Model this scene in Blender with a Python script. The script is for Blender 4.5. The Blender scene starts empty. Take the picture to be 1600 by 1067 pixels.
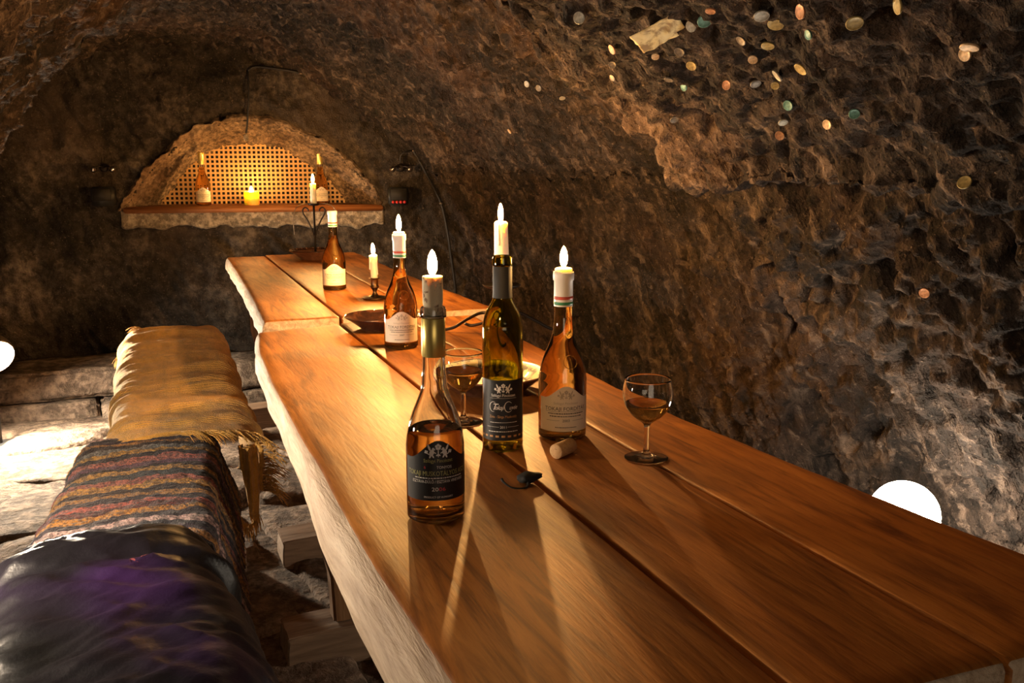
import bpy, bmesh, math, random
import numpy as np
from mathutils import Vector, Matrix
from mathutils.bvhtree import BVHTree

random.seed(7); RNG = np.random.RandomState(7)
SC = bpy.context.scene
COL = SC.collection
PI = math.pi

# ------------------------------------------------------------------ camera, world, light, exposure
YAW, PITCH = math.radians(21.8), math.radians(10.83)
cd = bpy.data.cameras.new('camera'); cam = bpy.data.objects.new('camera', cd); COL.objects.link(cam)
cd.sensor_width = 36.0; cd.lens = 36.0 * 1500 / 1600; cd.clip_start = 0.02
cam.location = (0, 0, 1.22)
cam.rotation_euler = (PI / 2 - PITCH, 0, -YAW)
SC.camera = cam
w = bpy.data.worlds.new('world'); SC.world = w; w.use_nodes = True
w.node_tree.nodes['Background'].inputs[0].default_value = (0.05, 0.045, 0.04, 1)
w.node_tree.nodes['Background'].inputs[1].default_value = 0.3
SC.view_settings.view_transform = 'Standard'; SC.view_settings.look = 'None'
SC.view_settings.exposure = 0.4; SC.view_settings.gamma = 1.0
SC.view_settings.use_curve_mapping = False
SC.cycles.use_denoising = True
SC.cycles.max_bounces = 14; SC.cycles.transmission_bounces = 14; SC.cycles.transparent_max_bounces = 16
SC.cycles.sample_clamp_indirect = 4.0
# added soft fill behind the camera, standing in for an unseen cellar mouth
ld = bpy.data.lights.new('fill_light_behind_camera', 'AREA'); ld.shape = 'RECTANGLE'; ld.size = 1.3; ld.size_y = 1.1
ld.energy = 7.0; ld.color = (1.0, 0.78, 0.56)
lo = bpy.data.objects.new('fill_light_behind_camera', ld); COL.objects.link(lo)
lo.location = (-0.1, -1.7, 1.15); lo.rotation_euler = (PI / 2, 0, math.radians(-12))
CANDLE = 3300.0      # emission of a flame
LAMP = 60.0         # emission of a globe lamp

# ------------------------------------------------------------------ numpy noise
_p = np.arange(256); RNG.shuffle(_p); PERM = np.concatenate([_p, _p, _p])
_g = RNG.normal(size=(256, 3)); GRAD = _g / np.linalg.norm(_g, axis=1)[:, None]
def pn(P):
    P = np.asarray(P, float); I = np.floor(P).astype(int); Fr = P - I; I = I & 255
    U = Fr * Fr * Fr * (Fr * (Fr * 6 - 15) + 10)
    out = 0
    for dx in (0, 1):
        for dy in (0, 1):
            for dz in (0, 1):
                h = PERM[PERM[PERM[(I[:, 0] + dx) & 255] + ((I[:, 1] + dy) & 255)] + ((I[:, 2] + dz) & 255)]
                d = Fr - np.array([dx, dy, dz])
                v = (GRAD[h] * d).sum(1)
                wx = U[:, 0] if dx else 1 - U[:, 0]
                wy = U[:, 1] if dy else 1 - U[:, 1]
                wz = U[:, 2] if dz else 1 - U[:, 2]
                out = out + v * wx * wy * wz
    return out * 1.4
def fbm(P, oct=4, lac=2.1, gain=0.5):
    P = np.asarray(P, float); a = 1.0; o = 0
    for i in range(oct):
        o = o + a * pn(P + 17.3 * i); P = P * lac; a *= gain
    return o
def sst(a, b, x):
    t = np.clip((x - a) / (b - a), 0, 1); return t * t * (3 - 2 * t)

# ------------------------------------------------------------------ objects
def link(name, me, mat=None, parent=None, smooth=True, loc=None):
    o = bpy.data.objects.new(name, me); COL.objects.link(o)
    if mat is not None and not me.materials: me.materials.append(mat)
    if smooth and len(me.polygons): me.polygons.foreach_set('use_smooth', [True] * len(me.polygons))
    if parent: o.parent = parent
    if loc is not None: o.location = loc
    return o
def tag(o, label, cat, group=None, kind=None):
    o['label'] = label; o['category'] = cat
    if group: o['group'] = group
    if kind: o['kind'] = kind
    return o
def struct(o): o['kind'] = 'structure'; return o
def empty(name, loc=(0, 0, 0), rz=0.0):
    o = bpy.data.objects.new(name, None); COL.objects.link(o); o.location = loc; o.rotation_euler = (0, 0, rz)
    o.empty_display_size = 0.05; return o
def copy_tree(o, parent=None):
    c = o.copy(); COL.objects.link(c)
    if parent: c.parent = parent
    for ch in list(o.children): copy_tree(ch, c)
    return c
def mesh(name, v, f):
    me = bpy.data.meshes.new(name); me.from_pydata([tuple(map(float, q)) for q in v], [], [tuple(map(int, q)) for q in f]); me.update(); return me
def grid_faces(nu, nv, wrap_u=False, flip=False):
    a = np.arange(nu * nv).reshape(nu, nv)
    if wrap_u: a = np.vstack([a, a[:1]])
    q = np.stack([a[:-1, :-1], a[1:, :-1], a[1:, 1:], a[:-1, 1:]], -1).reshape(-1, 4)
    return q[:, ::-1] if flip else q
def grid_mesh(name, P, wrap_u=False, flip=False, mask=None):
    nu, nv = P.shape[:2]; f = grid_faces(nu, nv, wrap_u, flip)
    if mask is not None:
        m = mask.reshape(-1); f = f[~m[f].all(1)]
    V = P.reshape(-1, 3)
    used = np.unique(f); rm = -np.ones(len(V), int); rm[used] = np.arange(len(used))
    V = V[used]; f = rm[f]
    me = bpy.data.meshes.new(name)
    me.vertices.add(len(V)); me.vertices.foreach_set('co', V.astype(np.float32).ravel())
    me.loops.add(len(f) * 4); me.loops.foreach_set('vertex_index', f.astype(np.int32).ravel())
    me.polygons.add(len(f)); me.polygons.foreach_set('loop_start', np.arange(0, len(f) * 4, 4, dtype=np.int32))
    me.update(calc_edges=True); me.validate(); return me
def lathe(name, prof, n=40, cap=True):
    """prof: list of (r, z). r==0 points collapse to a pole."""
    v = []; rings = []
    for r, z in prof:
        if r < 1e-6: rings.append([len(v)]); v.append((0, 0, z))
        else:
            rings.append(list(range(len(v), len(v) + n)))
            v += [(r * math.cos(2 * PI * k / n), r * math.sin(2 * PI * k / n), z) for k in range(n)]
    f = []
    for A, B in zip(rings, rings[1:]):
        for k in range(n):
            k2 = (k + 1) % n
            if len(A) == 1 and len(B) == 1: continue
            if len(A) == 1: f.append((A[0], B[k2], B[k]))
            elif len(B) == 1: f.append((A[k], A[k2], B[0]))
            else: f.append((A[k], A[k2], B[k2], B[k]))
    return mesh(name, v, f)
def smooth_prof(pts, k=5):
    """Catmull-Rom through 2D points"""
    P = np.array([pts[0]] + list(pts) + [pts[-1]], float); out = []
    for i in range(1, len(P) - 2):
        for t in np.linspace(0, 1, k, endpoint=False):
            a, b, c, d = P[i - 1], P[i], P[i + 1], P[i + 2]
            out.append(0.5 * (2 * b + (c - a) * t + (2 * a - 5 * b + 4 * c - d) * t * t + (3 * b - a - 3 * c + d) * t ** 3))
    out.append(P[-2]); return [tuple(q) for q in out]
def tube_geo(pts, r, n=8, closed_ends=True):
    pts = [Vector(p) for p in pts]; v = []; f = []; prev = None
    rr = r if hasattr(r, '__len__') else [r] * len(pts)
    for i, p in enumerate(pts):
        t = (pts[min(i + 1, len(pts) - 1)] - pts[max(i - 1, 0)]).normalized()
        if prev is None:
            a = Vector((0, 0, 1)) if abs(t.z) < .9 else Vector((1, 0, 0)); u = t.cross(a).normalized()
        else: u = (prev - t * prev.dot(t)).normalized()
        prev = u; b = t.cross(u)
        v += [p + (u * math.cos(2 * PI * k / n) + b * math.sin(2 * PI * k / n)) * rr[i] for k in range(n)]
    for i in range(len(pts) - 1):
        for k in range(n):
            k2 = (k + 1) % n; f.append((i * n + k, i * n + k2, (i + 1) * n + k2, (i + 1) * n + k))
    if closed_ends:
        f.append(tuple(range(n))[::-1]); f.append(tuple(range((len(pts) - 1) * n, len(pts) * n)))
    return v, f
def curve3(pts, k=6):
    P = np.array([pts[0]] + list(pts) + [pts[-1]], float); out = []
    for i in range(1, len(P) - 2):
        for t in np.linspace(0, 1, k, endpoint=False):
            a, b, c, d = P[i - 1], P[i], P[i + 1], P[i + 2]
            out.append(0.5 * (2 * b + (c - a) * t + (2 * a - 5 * b + 4 * c - d) * t * t + (3 * b - a - 3 * c + d) * t ** 3))
    out.append(P[-2]); return [tuple(q) for q in out]
def tube(name, pts, r, mat, parent=None, n=8, smooth_k=6):
    if smooth_k: pts2 = curve3(pts, smooth_k)
    else: pts2 = pts
    if hasattr(r, '__len__'):
        r = list(np.interp(np.linspace(0, 1, len(pts2)), np.linspace(0, 1, len(r)), r))
    v, f = tube_geo(pts2, r, n); return link(name, mesh(name, v, f), mat, parent)
def join_geo(parts):
    V = []; F = []
    for v, f in parts:
        o = len(V); V += [tuple(q) for q in v]; F += [tuple(i + o for i in q) for q in f]
    return V, F
def rbox(name, x0, x1, y0, y1, z0, z1, mat, parent=None, bev=0.006, seg=3, noise=0.0, sub=0):
    bm = bmesh.new(); bmesh.ops.create_cube(bm, size=1)
    for q in bm.verts: q.co = ((x0 + x1) / 2 + q.co.x * (x1 - x0), (y0 + y1) / 2 + q.co.y * (y1 - y0), (z0 + z1) / 2 + q.co.z * (z1 - z0))
    if sub: bmesh.ops.subdivide_edges(bm, edges=bm.edges[:], cuts=sub, use_grid_fill=True)
    if bev: bmesh.ops.bevel(bm, geom=[e for e in bm.edges if e.calc_face_angle(0) > .5], offset=bev, segments=seg, affect='EDGES', clamp_overlap=True)
    if noise:
        P = np.array([q.co[:] for q in bm.verts]); D = np.stack([fbm(P * 7 + s, 3) for s in (0, 31, 67)], 1) * noise
        for q, d in zip(bm.verts, D): q.co += Vector(d)
    me = bpy.data.meshes.new(name); bm.to_mesh(me); bm.free()
    return link(name, me, mat, parent)

# ------------------------------------------------------------------ materials
class NT:
    def __init__(s, name):
        s.m = bpy.data.materials.new(name); s.m.use_nodes = True; s.t = s.m.node_tree; s.n = s.t.nodes
        s.b = s.n['Principled BSDF']; s.out = s.n['Material Output']
    def add(s, typ, **kw):
        x = s.n.new(typ)
        for k, v in kw.items():
            if k in x.inputs: x.inputs[k].default_value = v
            else: setattr(x, k, v)
        return x
    def lk(s, a, b): s.t.links.new(a, b)
    def coord(s, scale=(1, 1, 1), kind='Object', rot=(0, 0, 0)):
        c = s.add('ShaderNodeTexCoord'); mp = s.add('ShaderNodeMapping')
        mp.inputs['Scale'].default_value = scale; mp.inputs['Rotation'].default_value = rot
        s.lk(c.outputs[kind], mp.inputs[0]); return mp.outputs[0]
    def noise(s, vec, scale, detail=5, rough=.55, dist=0.0):
        x = s.add('ShaderNodeTexNoise'); x.inputs['Scale'].default_value = scale; x.inputs['Detail'].default_value = detail
        x.inputs['Roughness'].default_value = rough; x.inputs['Distortion'].default_value = dist
        s.lk(vec, x.inputs['Vector']); return x.outputs['Fac']
    def ramp(s, fac, stops, interp='LINEAR'):
        r = s.add('ShaderNodeValToRGB'); r.color_ramp.interpolation = interp
        e = r.color_ramp.elements
        while len(e) > 1: e.remove(e[-1])
        e[0].position = stops[0][0]; e[0].color = (*stops[0][1], 1)
        for p, c in stops[1:]:
            q = e.new(p); q.color = (*c, 1)
        s.lk(fac, r.inputs[0]); return r.outputs[0]
    def mix(s, fac, a, b, mode='MIX'):
        x = s.add('ShaderNodeMix'); x.data_type = 'RGBA'; x.blend_type = mode
        for sock, val in ((x.inputs[0], fac), (x.inputs[6], a), (x.inputs[7], b)):
            if hasattr(val, 'is_output') or isinstance(val, bpy.types.NodeSocket): s.lk(val, sock)
            elif isinstance(val, (int, float)): sock.default_value = val
            else: sock.default_value = (*val, 1)
        return x.outputs[2]
    def math(s, op, a, b=None):
        x = s.add('ShaderNodeMath'); x.operation = op
        for i, val in enumerate((a, b)):
            if val is None: continue
            if isinstance(val, bpy.types.NodeSocket): s.lk(val, x.inputs[i])
            else: x.inputs[i].default_value = val
        return x.outputs[0]
    def bump(s, h, strength=.5, dist=.005, prev=None):
        x = s.add('ShaderNodeBump'); x.inputs['Strength'].default_value = strength; x.inputs['Distance'].default_value = dist
        s.lk(h, x.inputs['Height'])
        if prev is not None: s.lk(prev, x.inputs['Normal'])
        s.lk(x.outputs[0], s.b.inputs['Normal']); return x.outputs[0]
    def set(s, **kw):
        for k, v in kw.items():
            k = k.replace('_', ' ')
            if isinstance(v, bpy.types.NodeSocket): s.lk(v, s.b.inputs[k])
            elif isinstance(v, tuple) and len(v) == 3: s.b.inputs[k].default_value = (*v, 1)
            else: s.b.inputs[k].default_value = v
        return s
M = {}
def plain(name, col, rough=.5, **kw):
    n = NT(name); n.set(Base_Color=col, Roughness=rough, **kw); M[name] = n.m; return n.m
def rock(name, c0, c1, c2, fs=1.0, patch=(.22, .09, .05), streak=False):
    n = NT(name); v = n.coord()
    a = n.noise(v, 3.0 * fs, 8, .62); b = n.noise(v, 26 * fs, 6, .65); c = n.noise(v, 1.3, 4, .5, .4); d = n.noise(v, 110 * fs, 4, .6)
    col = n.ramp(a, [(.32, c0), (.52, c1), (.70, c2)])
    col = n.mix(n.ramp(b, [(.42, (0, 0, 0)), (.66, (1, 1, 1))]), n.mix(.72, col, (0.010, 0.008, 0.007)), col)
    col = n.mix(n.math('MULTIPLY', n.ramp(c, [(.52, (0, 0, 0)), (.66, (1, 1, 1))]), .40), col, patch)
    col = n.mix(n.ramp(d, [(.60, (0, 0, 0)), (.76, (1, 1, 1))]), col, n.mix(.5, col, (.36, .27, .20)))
    h_s = None
    if streak:                                   # tool strokes down the wall: ridge highlights and groove shade put into the colour
        v1 = n.coord(rot=(math.radians(-51.5), 0, 0)); mp2 = n.add('ShaderNodeMapping'); mp2.inputs['Scale'].default_value = (11, 1.7, 11); n.lk(v1, mp2.inputs[0])
        h_s = n.noise(mp2.outputs[0], 2.6, 5, .6, .5)
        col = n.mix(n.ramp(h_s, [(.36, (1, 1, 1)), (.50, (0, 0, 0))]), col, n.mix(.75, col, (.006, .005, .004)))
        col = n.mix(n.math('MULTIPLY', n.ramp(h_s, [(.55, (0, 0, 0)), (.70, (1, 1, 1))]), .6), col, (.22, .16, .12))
    n.set(Base_Color=col, Roughness=.92, Specular_IOR_Level=.25)
    p = n.bump(b, .9, .03)
    if h_s is not None: p = n.bump(h_s, .9, .03, p)
    n.bump(d, .8, .008, p)
    M[name] = n.m; return n.m
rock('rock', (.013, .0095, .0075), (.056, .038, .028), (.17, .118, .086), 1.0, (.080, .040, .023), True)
rock('rock_back', (.020, .016, .013), (.082, .064, .050), (.25, .20, .155), 1.0, (.13, .092, .066))
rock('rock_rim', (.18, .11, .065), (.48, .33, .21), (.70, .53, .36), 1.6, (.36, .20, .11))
rock('stone', (.20, .14, .10), (.36, .26, .19), (.48, .37, .28), .8, (.30, .19, .12))
rock('floor_earth', (.18, .12, .085), (.32, .23, .165), (.42, .32, .24), 1.2, (.26, .17, .11))
rock('plaster', (.40, .32, .24), (.64, .54, .43), (.76, .68, .57), 1.3, (.44, .34, .25))
def wood(name, dark, mid, light, rough=.38, coat=.15, gs=1.0, axis='y', bumps=.35):
    n = NT(name)
    sc = (9, 0.9, 9) if axis == 'y' else ((.9, 9, 9) if axis == 'x' else (9, 9, .9))
    v = n.coord(sc); v2 = n.coord()
    warp = n.noise(v, .9 * gs, 3, .5, .8)
    g = n.noise(v, 3.2 * gs, 7, .62, 1.6); fine = n.noise(n.coord(tuple(q * 6 for q in sc)), 3.0, 4, .6)
    blot = n.noise(v2, 2.6, 4, .55)
    wv = n.add('ShaderNodeTexWave'); wv.wave_type = 'RINGS'; wv.inputs['Scale'].default_value = .55 * gs; wv.inputs['Distortion'].default_value = 9
    wv.inputs['Detail'].default_value = 3; wv.inputs['Detail Scale'].default_value = .8; n.lk(v, wv.inputs['Vector'])
    col = n.ramp(g, [(.30, dark), (.52, mid), (.75, light)])
    col = n.mix(n.math('MULTIPLY', n.ramp(wv.outputs['Fac'], [(.0, (1, 1, 1)), (.30, (0, 0, 0))]), .32), col, dark)
    col = n.mix(n.math('MULTIPLY', n.ramp(fine, [(.33, (1, 1, 1)), (.46, (0, 0, 0))]), .35), col, dark)
    col = n.mix(n.math('MULTIPLY', n.ramp(blot, [(.45, (0, 0, 0)), (.7, (1, 1, 1))]), .45), col, dark)
    n.set(Base_Color=col, Roughness=n.math('ADD', n.math('MULTIPLY', blot, .25), rough - .12), Coat_Weight=coat, Coat_Roughness=.25, Specular_IOR_Level=.32)
    p = n.bump(fine, bumps, .004); p = n.bump(wv.outputs['Fac'], bumps * .6, .004, p); n.bump(g, bumps * .8, .006, p)
    M[name] = n.m; return n.m
wood('table_wood', (.13, .036, .006), (.46, .165, .030), (.64, .265, .055), .48, .0, 1.0, 'y', .16)
wood('edge_wood', (.34, .23, .15), (.58, .43, .30), (.74, .60, .45), .7, 0, 1.4, 'y', .6)
wood('leg_wood', (.14, .068, .028), (.27, .14, .06), (.38, .22, .11), .62, 0, 1.0, 'z')
wood('foot_wood', (.16, .10, .06), (.29, .19, .12), (.40, .28, .18), .75, 0, 1.0, 'x')
wood('shelf_wood', (.22, .075, .025), (.42, .17, .06), (.55, .25, .10), .5, .05, 1.0, 'x')
plain('iron', (.035, .028, .024), .5, Metallic=.85)
plain('iron_light', (.25, .20, .16), .35, Metallic=.9)
plain('brass', (.16, .10, .05), .38, Metallic=1.0)
plain('black_plastic', (.012, .012, .012), .45)
plain('cable_black', (.014, .012, .012), .6)
plain('red_dot', (.5, .03, .03), .4)
plain('chrome', (.7, .68, .65), .12, Metallic=1.0)
plain('char', (.012, .010, .009), .8)
plain('white_capsule', (.82, .78, .74), .38)
plain('red', (.62, .09, .06), .4); plain('green', (.05, .26, .12), .4)
plain('paper', (.80, .70, .55), .7); plain('black_label', (.010, .010, .011), .45)
plain('ink', (.05, .035, .02), .7); plain('ink_faint', (.48, .40, .30), .7)
plain('ink_white', (.78, .74, .70), .6); plain('ink_gold', (.40, .38, .14), .5); plain('ink_red', (.55, .05, .06), .5); plain('ink_amber', (.52, .27, .10), .5)
plain('capsule_grey', (.018, .018, .021), .65)
def gold():
    n = NT('gold_foil'); v = n.coord(); b = n.noise(v, 90, 3)
    n.set(Base_Color=(.88, .68, .20), Metallic=.7, Roughness=.32); n.bump(b, .1, .001); M['gold_foil'] = n.m
gold()
def glass(name, col, ior=1.47, rough=0.0):
    n = NT(name); n.set(Base_Color=col, Roughness=rough, IOR=ior, Transmission_Weight=1.0); M[name] = n.m
glass('clear_glass', (.97, .97, .95)); glass('green_glass', (.52, .50, .07), 1.5); glass('wine', (.98, .69, .26), 1.34); glass('wine_pale', (.93, .60, .22), 1.34); glass('wine_dark', (.95, .56, .17), 1.34)
def wax(name, col, sub=.5):
    n = NT(name); n.set(Base_Color=col, Roughness=.45, Subsurface_Weight=sub, Subsurface_Scale=.03); n.b.inputs['Subsurface Radius'].default_value = (1, .6, .3)
    M[name] = n.m
wax('wax', (.88, .78, .58)); wax('wax_yellow', (.97, .74, .16), 1.0)
def emit(name, col, st):
    n = NT(name); e = n.add('ShaderNodeEmission'); e.inputs[0].default_value = (*col, 1); e.inputs[1].default_value = st
    n.lk(e.outputs[0], n.out.inputs[0]); M[name] = n.m
emit('flame', (1.0, .50, .145), CANDLE); emit('globe', (1.0, .84, .65), LAMP * 1.1); emit('globe_strong', (1.0, .84, .63), LAMP * 22); emit('globe_mid', (1.0, .80, .58), LAMP * 15); emit('flame_low', (1.0, .50, .145), CANDLE * .13); emit('flame_niche', (1.0, .50, .145), CANDLE * .22); emit('flame_high', (1.0, .50, .145), CANDLE * 1.5)
def cork_mat():
    n = NT('cork'); v = n.coord(); a = n.noise(v, 130, 4, .6, .6); b = n.noise(v, 420, 3)
    n.set(Base_Color=n.mix(n.ramp(a, [(.56, (0, 0, 0)), (.66, (1, 1, 1))]), n.mix(b, (.72, .58, .36), (.82, .70, .48)), (.25, .14, .07)), Roughness=.8, Subsurface_Weight=.6, Subsurface_Scale=.006); n.b.inputs['Subsurface Radius'].default_value = (1, .95, .85); n.bump(a, .4, .001); M['cork'] = n.m
cork_mat()
n = NT('cork_tan'); v = n.coord(); a = n.noise(v, 130, 4, .6, .6); n.set(Base_Color=n.ramp(a, [(.35, (.46, .26, .11)), (.6, (.58, .36, .17)), (.72, (.25, .12, .05))]), Roughness=.8); M['cork_tan'] = n.m
def ceramic(name, c0, c1, sc, th=(.47, .53), rough=.15):
    n = NT(name); v = n.coord(); a = n.noise(v, sc, 2, .4, 2.2)
    n.set(Base_Color=n.ramp(a, [(th[0], c0), (th[1], c1)]), Roughness=rough, Coat_Weight=.4); M[name] = n.m
ceramic('plate_glaze', (.028, .03, .022), (.66, .50, .20), 26, (.47, .51), .4)
ceramic('dark_glaze', (.035, .016, .012), (.10, .04, .022), 14, (.4, .6), .12)
ceramic('clay', (.20, .085, .04), (.27, .12, .06), 20, (.4, .6), .55)
def cloth(name, colf, bump_scale, bs=.6, rough=.9, sheen=.3, dist=.004):
    n = NT(name); v = n.coord(); col = colf(n, v)
    n.set(Base_Color=col, Roughness=rough, Sheen_Weight=sheen)
    wv = n.add('ShaderNodeTexWave'); wv.bands_direction = 'Y'; wv.inputs['Scale'].default_value = 50; wv.inputs['Distortion'].default_value = 3
    wv.inputs['Detail'].default_value = 2; wv.inputs['Detail Scale'].default_value = 3; n.lk(v, wv.inputs['Vector'])
    a = n.noise(v, bump_scale * 9, 3); p = n.bump(a, bs, dist); n.bump(wv.outputs['Fac'], .5, .004, p)
    M[name] = n.m
cloth('wool_yellow', lambda n, v: n.ramp(n.noise(n.coord((3, 1, 3)), 9, 6, .7), [(.3, (.48, .25, .045)), (.55, (.78, .42, .080)), (.75, (.90, .56, .15))]), 26, .9)
def rug_col(n, v):
    s = n.add('ShaderNodeSeparateXYZ'); n.lk(v, s.inputs[0])
    wob = n.math('MULTIPLY', n.math('SUBTRACT', n.noise(n.coord((4, 1, 4)), 2.5, 2), .5), .03)
    y = n.math('ADD', s.outputs[1], wob)
    fr = n.math('FRACT', n.math('MULTIPLY', y, 1 / .66))
    cols = [(.03, .03, .04), (.45, .30, .28), (.03, .022, .03), (.36, .16, .03), (.10, .03, .03), (.34, .09, .07), (.03, .025, .035), (.30, .15, .05), (.03, .02, .02), (.42, .22, .05), (.30, .10, .08), (.04, .05, .06),
            (.40, .22, .06), (.03, .02, .02), (.12, .06, .10), (.35, .12, .10), (.02, .02, .03), (.42, .24, .06), (.20, .20, .20), (.03, .02, .02), (.38, .18, .05), (.05, .03, .05)]
    c = n.ramp(fr, [(i / len(cols), q) for i, q in enumerate(cols)], 'CONSTANT')
    f = n.noise(v, 120, 3, .6)
    return n.mix(n.math('MULTIPLY', n.ramp(f, [(.40, (0, 0, 0)), (.58, (1, 1, 1))]), .75), c, (.02, .015, .02))
cloth('rag_rug', rug_col, 30, 1.0, .95, .15)
def nylon():
    n = NT('nylon'); v = n.coord(); a = n.noise(v, 2.3, 2, .4); f = n.noise(v, 30, 4, .6)
    col = n.ramp(a, [(.46, (.008, .008, .009)), (.60, (.011, .009, .014)), (.72, (.028, .011, .055))])  # purple patches: reflected sheen put into the colour
    n.set(Base_Color=col, Roughness=.40, Sheen_Weight=.0, Specular_IOR_Level=.16); n.bump(f, .35, .007); M['nylon'] = n.m
nylon()
plain('cane', (.50, .30, .12), .6)
for k, c in dict(silver=(.42, .40, .34), copper=(.72, .34, .16), gold=(.55, .42, .16), verdigris=(.14, .34, .28), dull=(.20, .17, .14), bright=(.85, .60, .35), rust=(.35, .17, .08)).items():
    n = NT('coin_' + k); v = n.coord(); a = n.noise(v, 180, 3, .6)
    n.set(Base_Color=n.mix(n.ramp(a, [(.4, (0, 0, 0)), (.7, (1, 1, 1))]), tuple(q * .80 for q in c), tuple(q * .40 for q in c)), Roughness=.5, Metallic=.25); M['coin_' + k] = n.m
n = NT('banknote'); v = n.coord(); a = n.noise(v, 34, 4, .6, .5)
n.set(Base_Color=n.ramp(a, [(.40, (.36, .25, .11)), (.52, (.82, .70, .36)), (.68, (.92, .82, .50))]), Roughness=.6); M['banknote'] = n.m

# ------------------------------------------------------------------ the cellar: vault, walls, floor
YO = 2.2
NR = [(1.80, -.02), (1.88, .33), (1.60, .85), (1.475, 1.10), (1.39, 1.15), (1.20, 1.295), (1.0, 1.43), (.70, 1.62), (.25, 1.76), (-.28, 1.68), (-.72, 1.34), (-.98, .80), (-1.0, -.02)]
BR = [(1.68, -.02), (1.73, .40), (1.70, .88), (1.58, 1.14), (1.55, 1.18), (1.36, 1.37), (1.14, 1.53), (.82, 1.73), (.45, 1.86), (.0, 1.82), (-.42, 1.55), (-.80, .95), (-.86, -.02)]
def prof_dense(C, tt):
    P = np.array([C[0]] + C + [C[-1]], float); K = len(C) - 1
    i = np.clip(np.floor(tt).astype(int), 0, K - 1); t = (tt - i)[:, None]
    a, b, c, d = P[i], P[i + 1], P[i + 2], P[i + 3]
    return 0.5 * (2 * b + (c - a) * t + (2 * a - 5 * b + 4 * c - d) * t * t + (3 * b - a - 3 * c + d) * t ** 3)
seglen = np.array([math.dist(NR[i], NR[i + 1]) for i in range(12)])
tt = []
for i in range(12):
    step = .0066 if i < 8 else .03
    m = max(2, int(seglen[i] / step)); tt += list(i + np.arange(m) / m)
tt = np.array(tt + [12.0])
ys = np.concatenate([np.arange(-2.4, .5, .07), np.arange(.5, 5.6, .0068)])
PN = prof_dense(NR, tt); PB = prof_dense(BR, tt)
# sharpen the overhanging lip of the near wall
lip = np.exp(-((tt - 4.05) / .25) ** 2); PN[:, 0] -= .055 * lip
NS, NY = len(tt), len(ys)
Y = np.repeat(ys[:, None], NS, 1); TT = np.repeat(tt[None], NY, 0)
wob = fbm(np.stack([TT.ravel() * .9, TT.ravel() * 0, TT.ravel() * 0 + 3], 1), 3).reshape(NY, NS) * .06
k = sst(YO - .035, YO + .045, Y + wob)[..., None]
XZ = PN[None] * (1 - k) + PB[None] * k
# the left flank narrows in front of a second, farther rib
kl = (1 - sst(3.95, 4.05, Y + wob)) * sst(7.6, 9.5, TT) * k[..., 0]
XZ[..., 0] += kl * .22; XZ[..., 1] -= kl * .03
# vault sinks towards the back wall
XZ[..., 1] -= (.05 * sst(3.2, 5.2, Y) * sst(4, 8, TT))
P = np.stack([XZ[..., 0], Y, XZ[..., 1]], -1)
du = np.gradient(P, axis=0); dv = np.gradient(P, axis=1)
Nn = np.cross(du, dv); Nn /= np.linalg.norm(Nn, axis=2)[..., None] + 1e-9
ctr = np.stack([np.full_like(Y, .4), Y, np.full_like(Y, .8)], -1) - P
Nn *= np.sign((Nn * ctr).sum(2))[..., None]          # inward
Q = P.reshape(-1, 3); arc = np.interp(TT, np.arange(13), np.concatenate([[0], np.cumsum(seglen)])).ravel()
yy = Y.ravel()
al = yy * .62 + arc * .78; ac = -yy * .78 + arc * .62      # strokes run down towards the camera
near = 1 - k[..., 0].ravel()
stroke_f = pn(np.stack([al * 2.6, ac * 15, np.zeros_like(al)], 1))
stroke_f2 = pn(np.stack([al * 6, ac * 34, np.zeros_like(al) + 9], 1))
stroke_n = pn(np.stack([yy * 11 + arc * 2, arc * 4.2 + yy, np.zeros_like(al) + 5], 1))
pits = sst(.16, .42, pn(Q * 9.5 + 4)); pits2 = sst(.2, .45, pn(Q * np.array([16, 16, 10]) + 40))
big = fbm(Q * 1.5 + 11, 3)
mid = fbm(Q * 7 + 2, 3); fine = fbm(Q * 30, 3)
lowR = sst(4.3, 3.6, arc * 0 + TT.ravel())
bil = np.abs(pn(Q * 13 + 8)); bil2 = np.abs(pn(Q * 27 + 3)); bil3 = np.abs(pn(Q * 55 + 6))
D = big * .05 + mid * .026 + fine * .010 + fbm(Q * 80, 2) * .004 + .030 * bil + .018 * bil2 + .010 * bil3
D += (1 - near) * (-.048 * np.abs(stroke_f) + .022 * stroke_f2 - .016 * np.abs(pn(np.stack([al * 9, ac * 48, np.zeros_like(al) + 30], 1))))
D += near * (-.026 * np.abs(stroke_n) - (.050 * pits + .028 * pits2) * (.30 + .70 * lowR) - .018 * np.abs(stroke_f))
D -= near * .070 * lowR * np.exp(-((TT.ravel() - 3.45) / .35) ** 2)
P = (Q + Nn.reshape(-1, 3) * D[:, None]).reshape(NY, NS, 3)
SHELL_P = P
i1 = int(np.searchsorted(tt, 4.0)); i2 = int(np.searchsorted(tt, 10.0))
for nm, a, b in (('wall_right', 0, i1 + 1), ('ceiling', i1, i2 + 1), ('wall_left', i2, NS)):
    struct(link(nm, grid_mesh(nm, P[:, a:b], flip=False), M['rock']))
# coarse copy for snapping things onto the rock
_sub = P[::2, ::2]; _f = grid_faces(_sub.shape[0], _sub.shape[1])
SHELL = BVHTree.FromPolygons([tuple(q) for q in _sub.reshape(-1, 3)], [tuple(map(int, q)) for q in _f])

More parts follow.
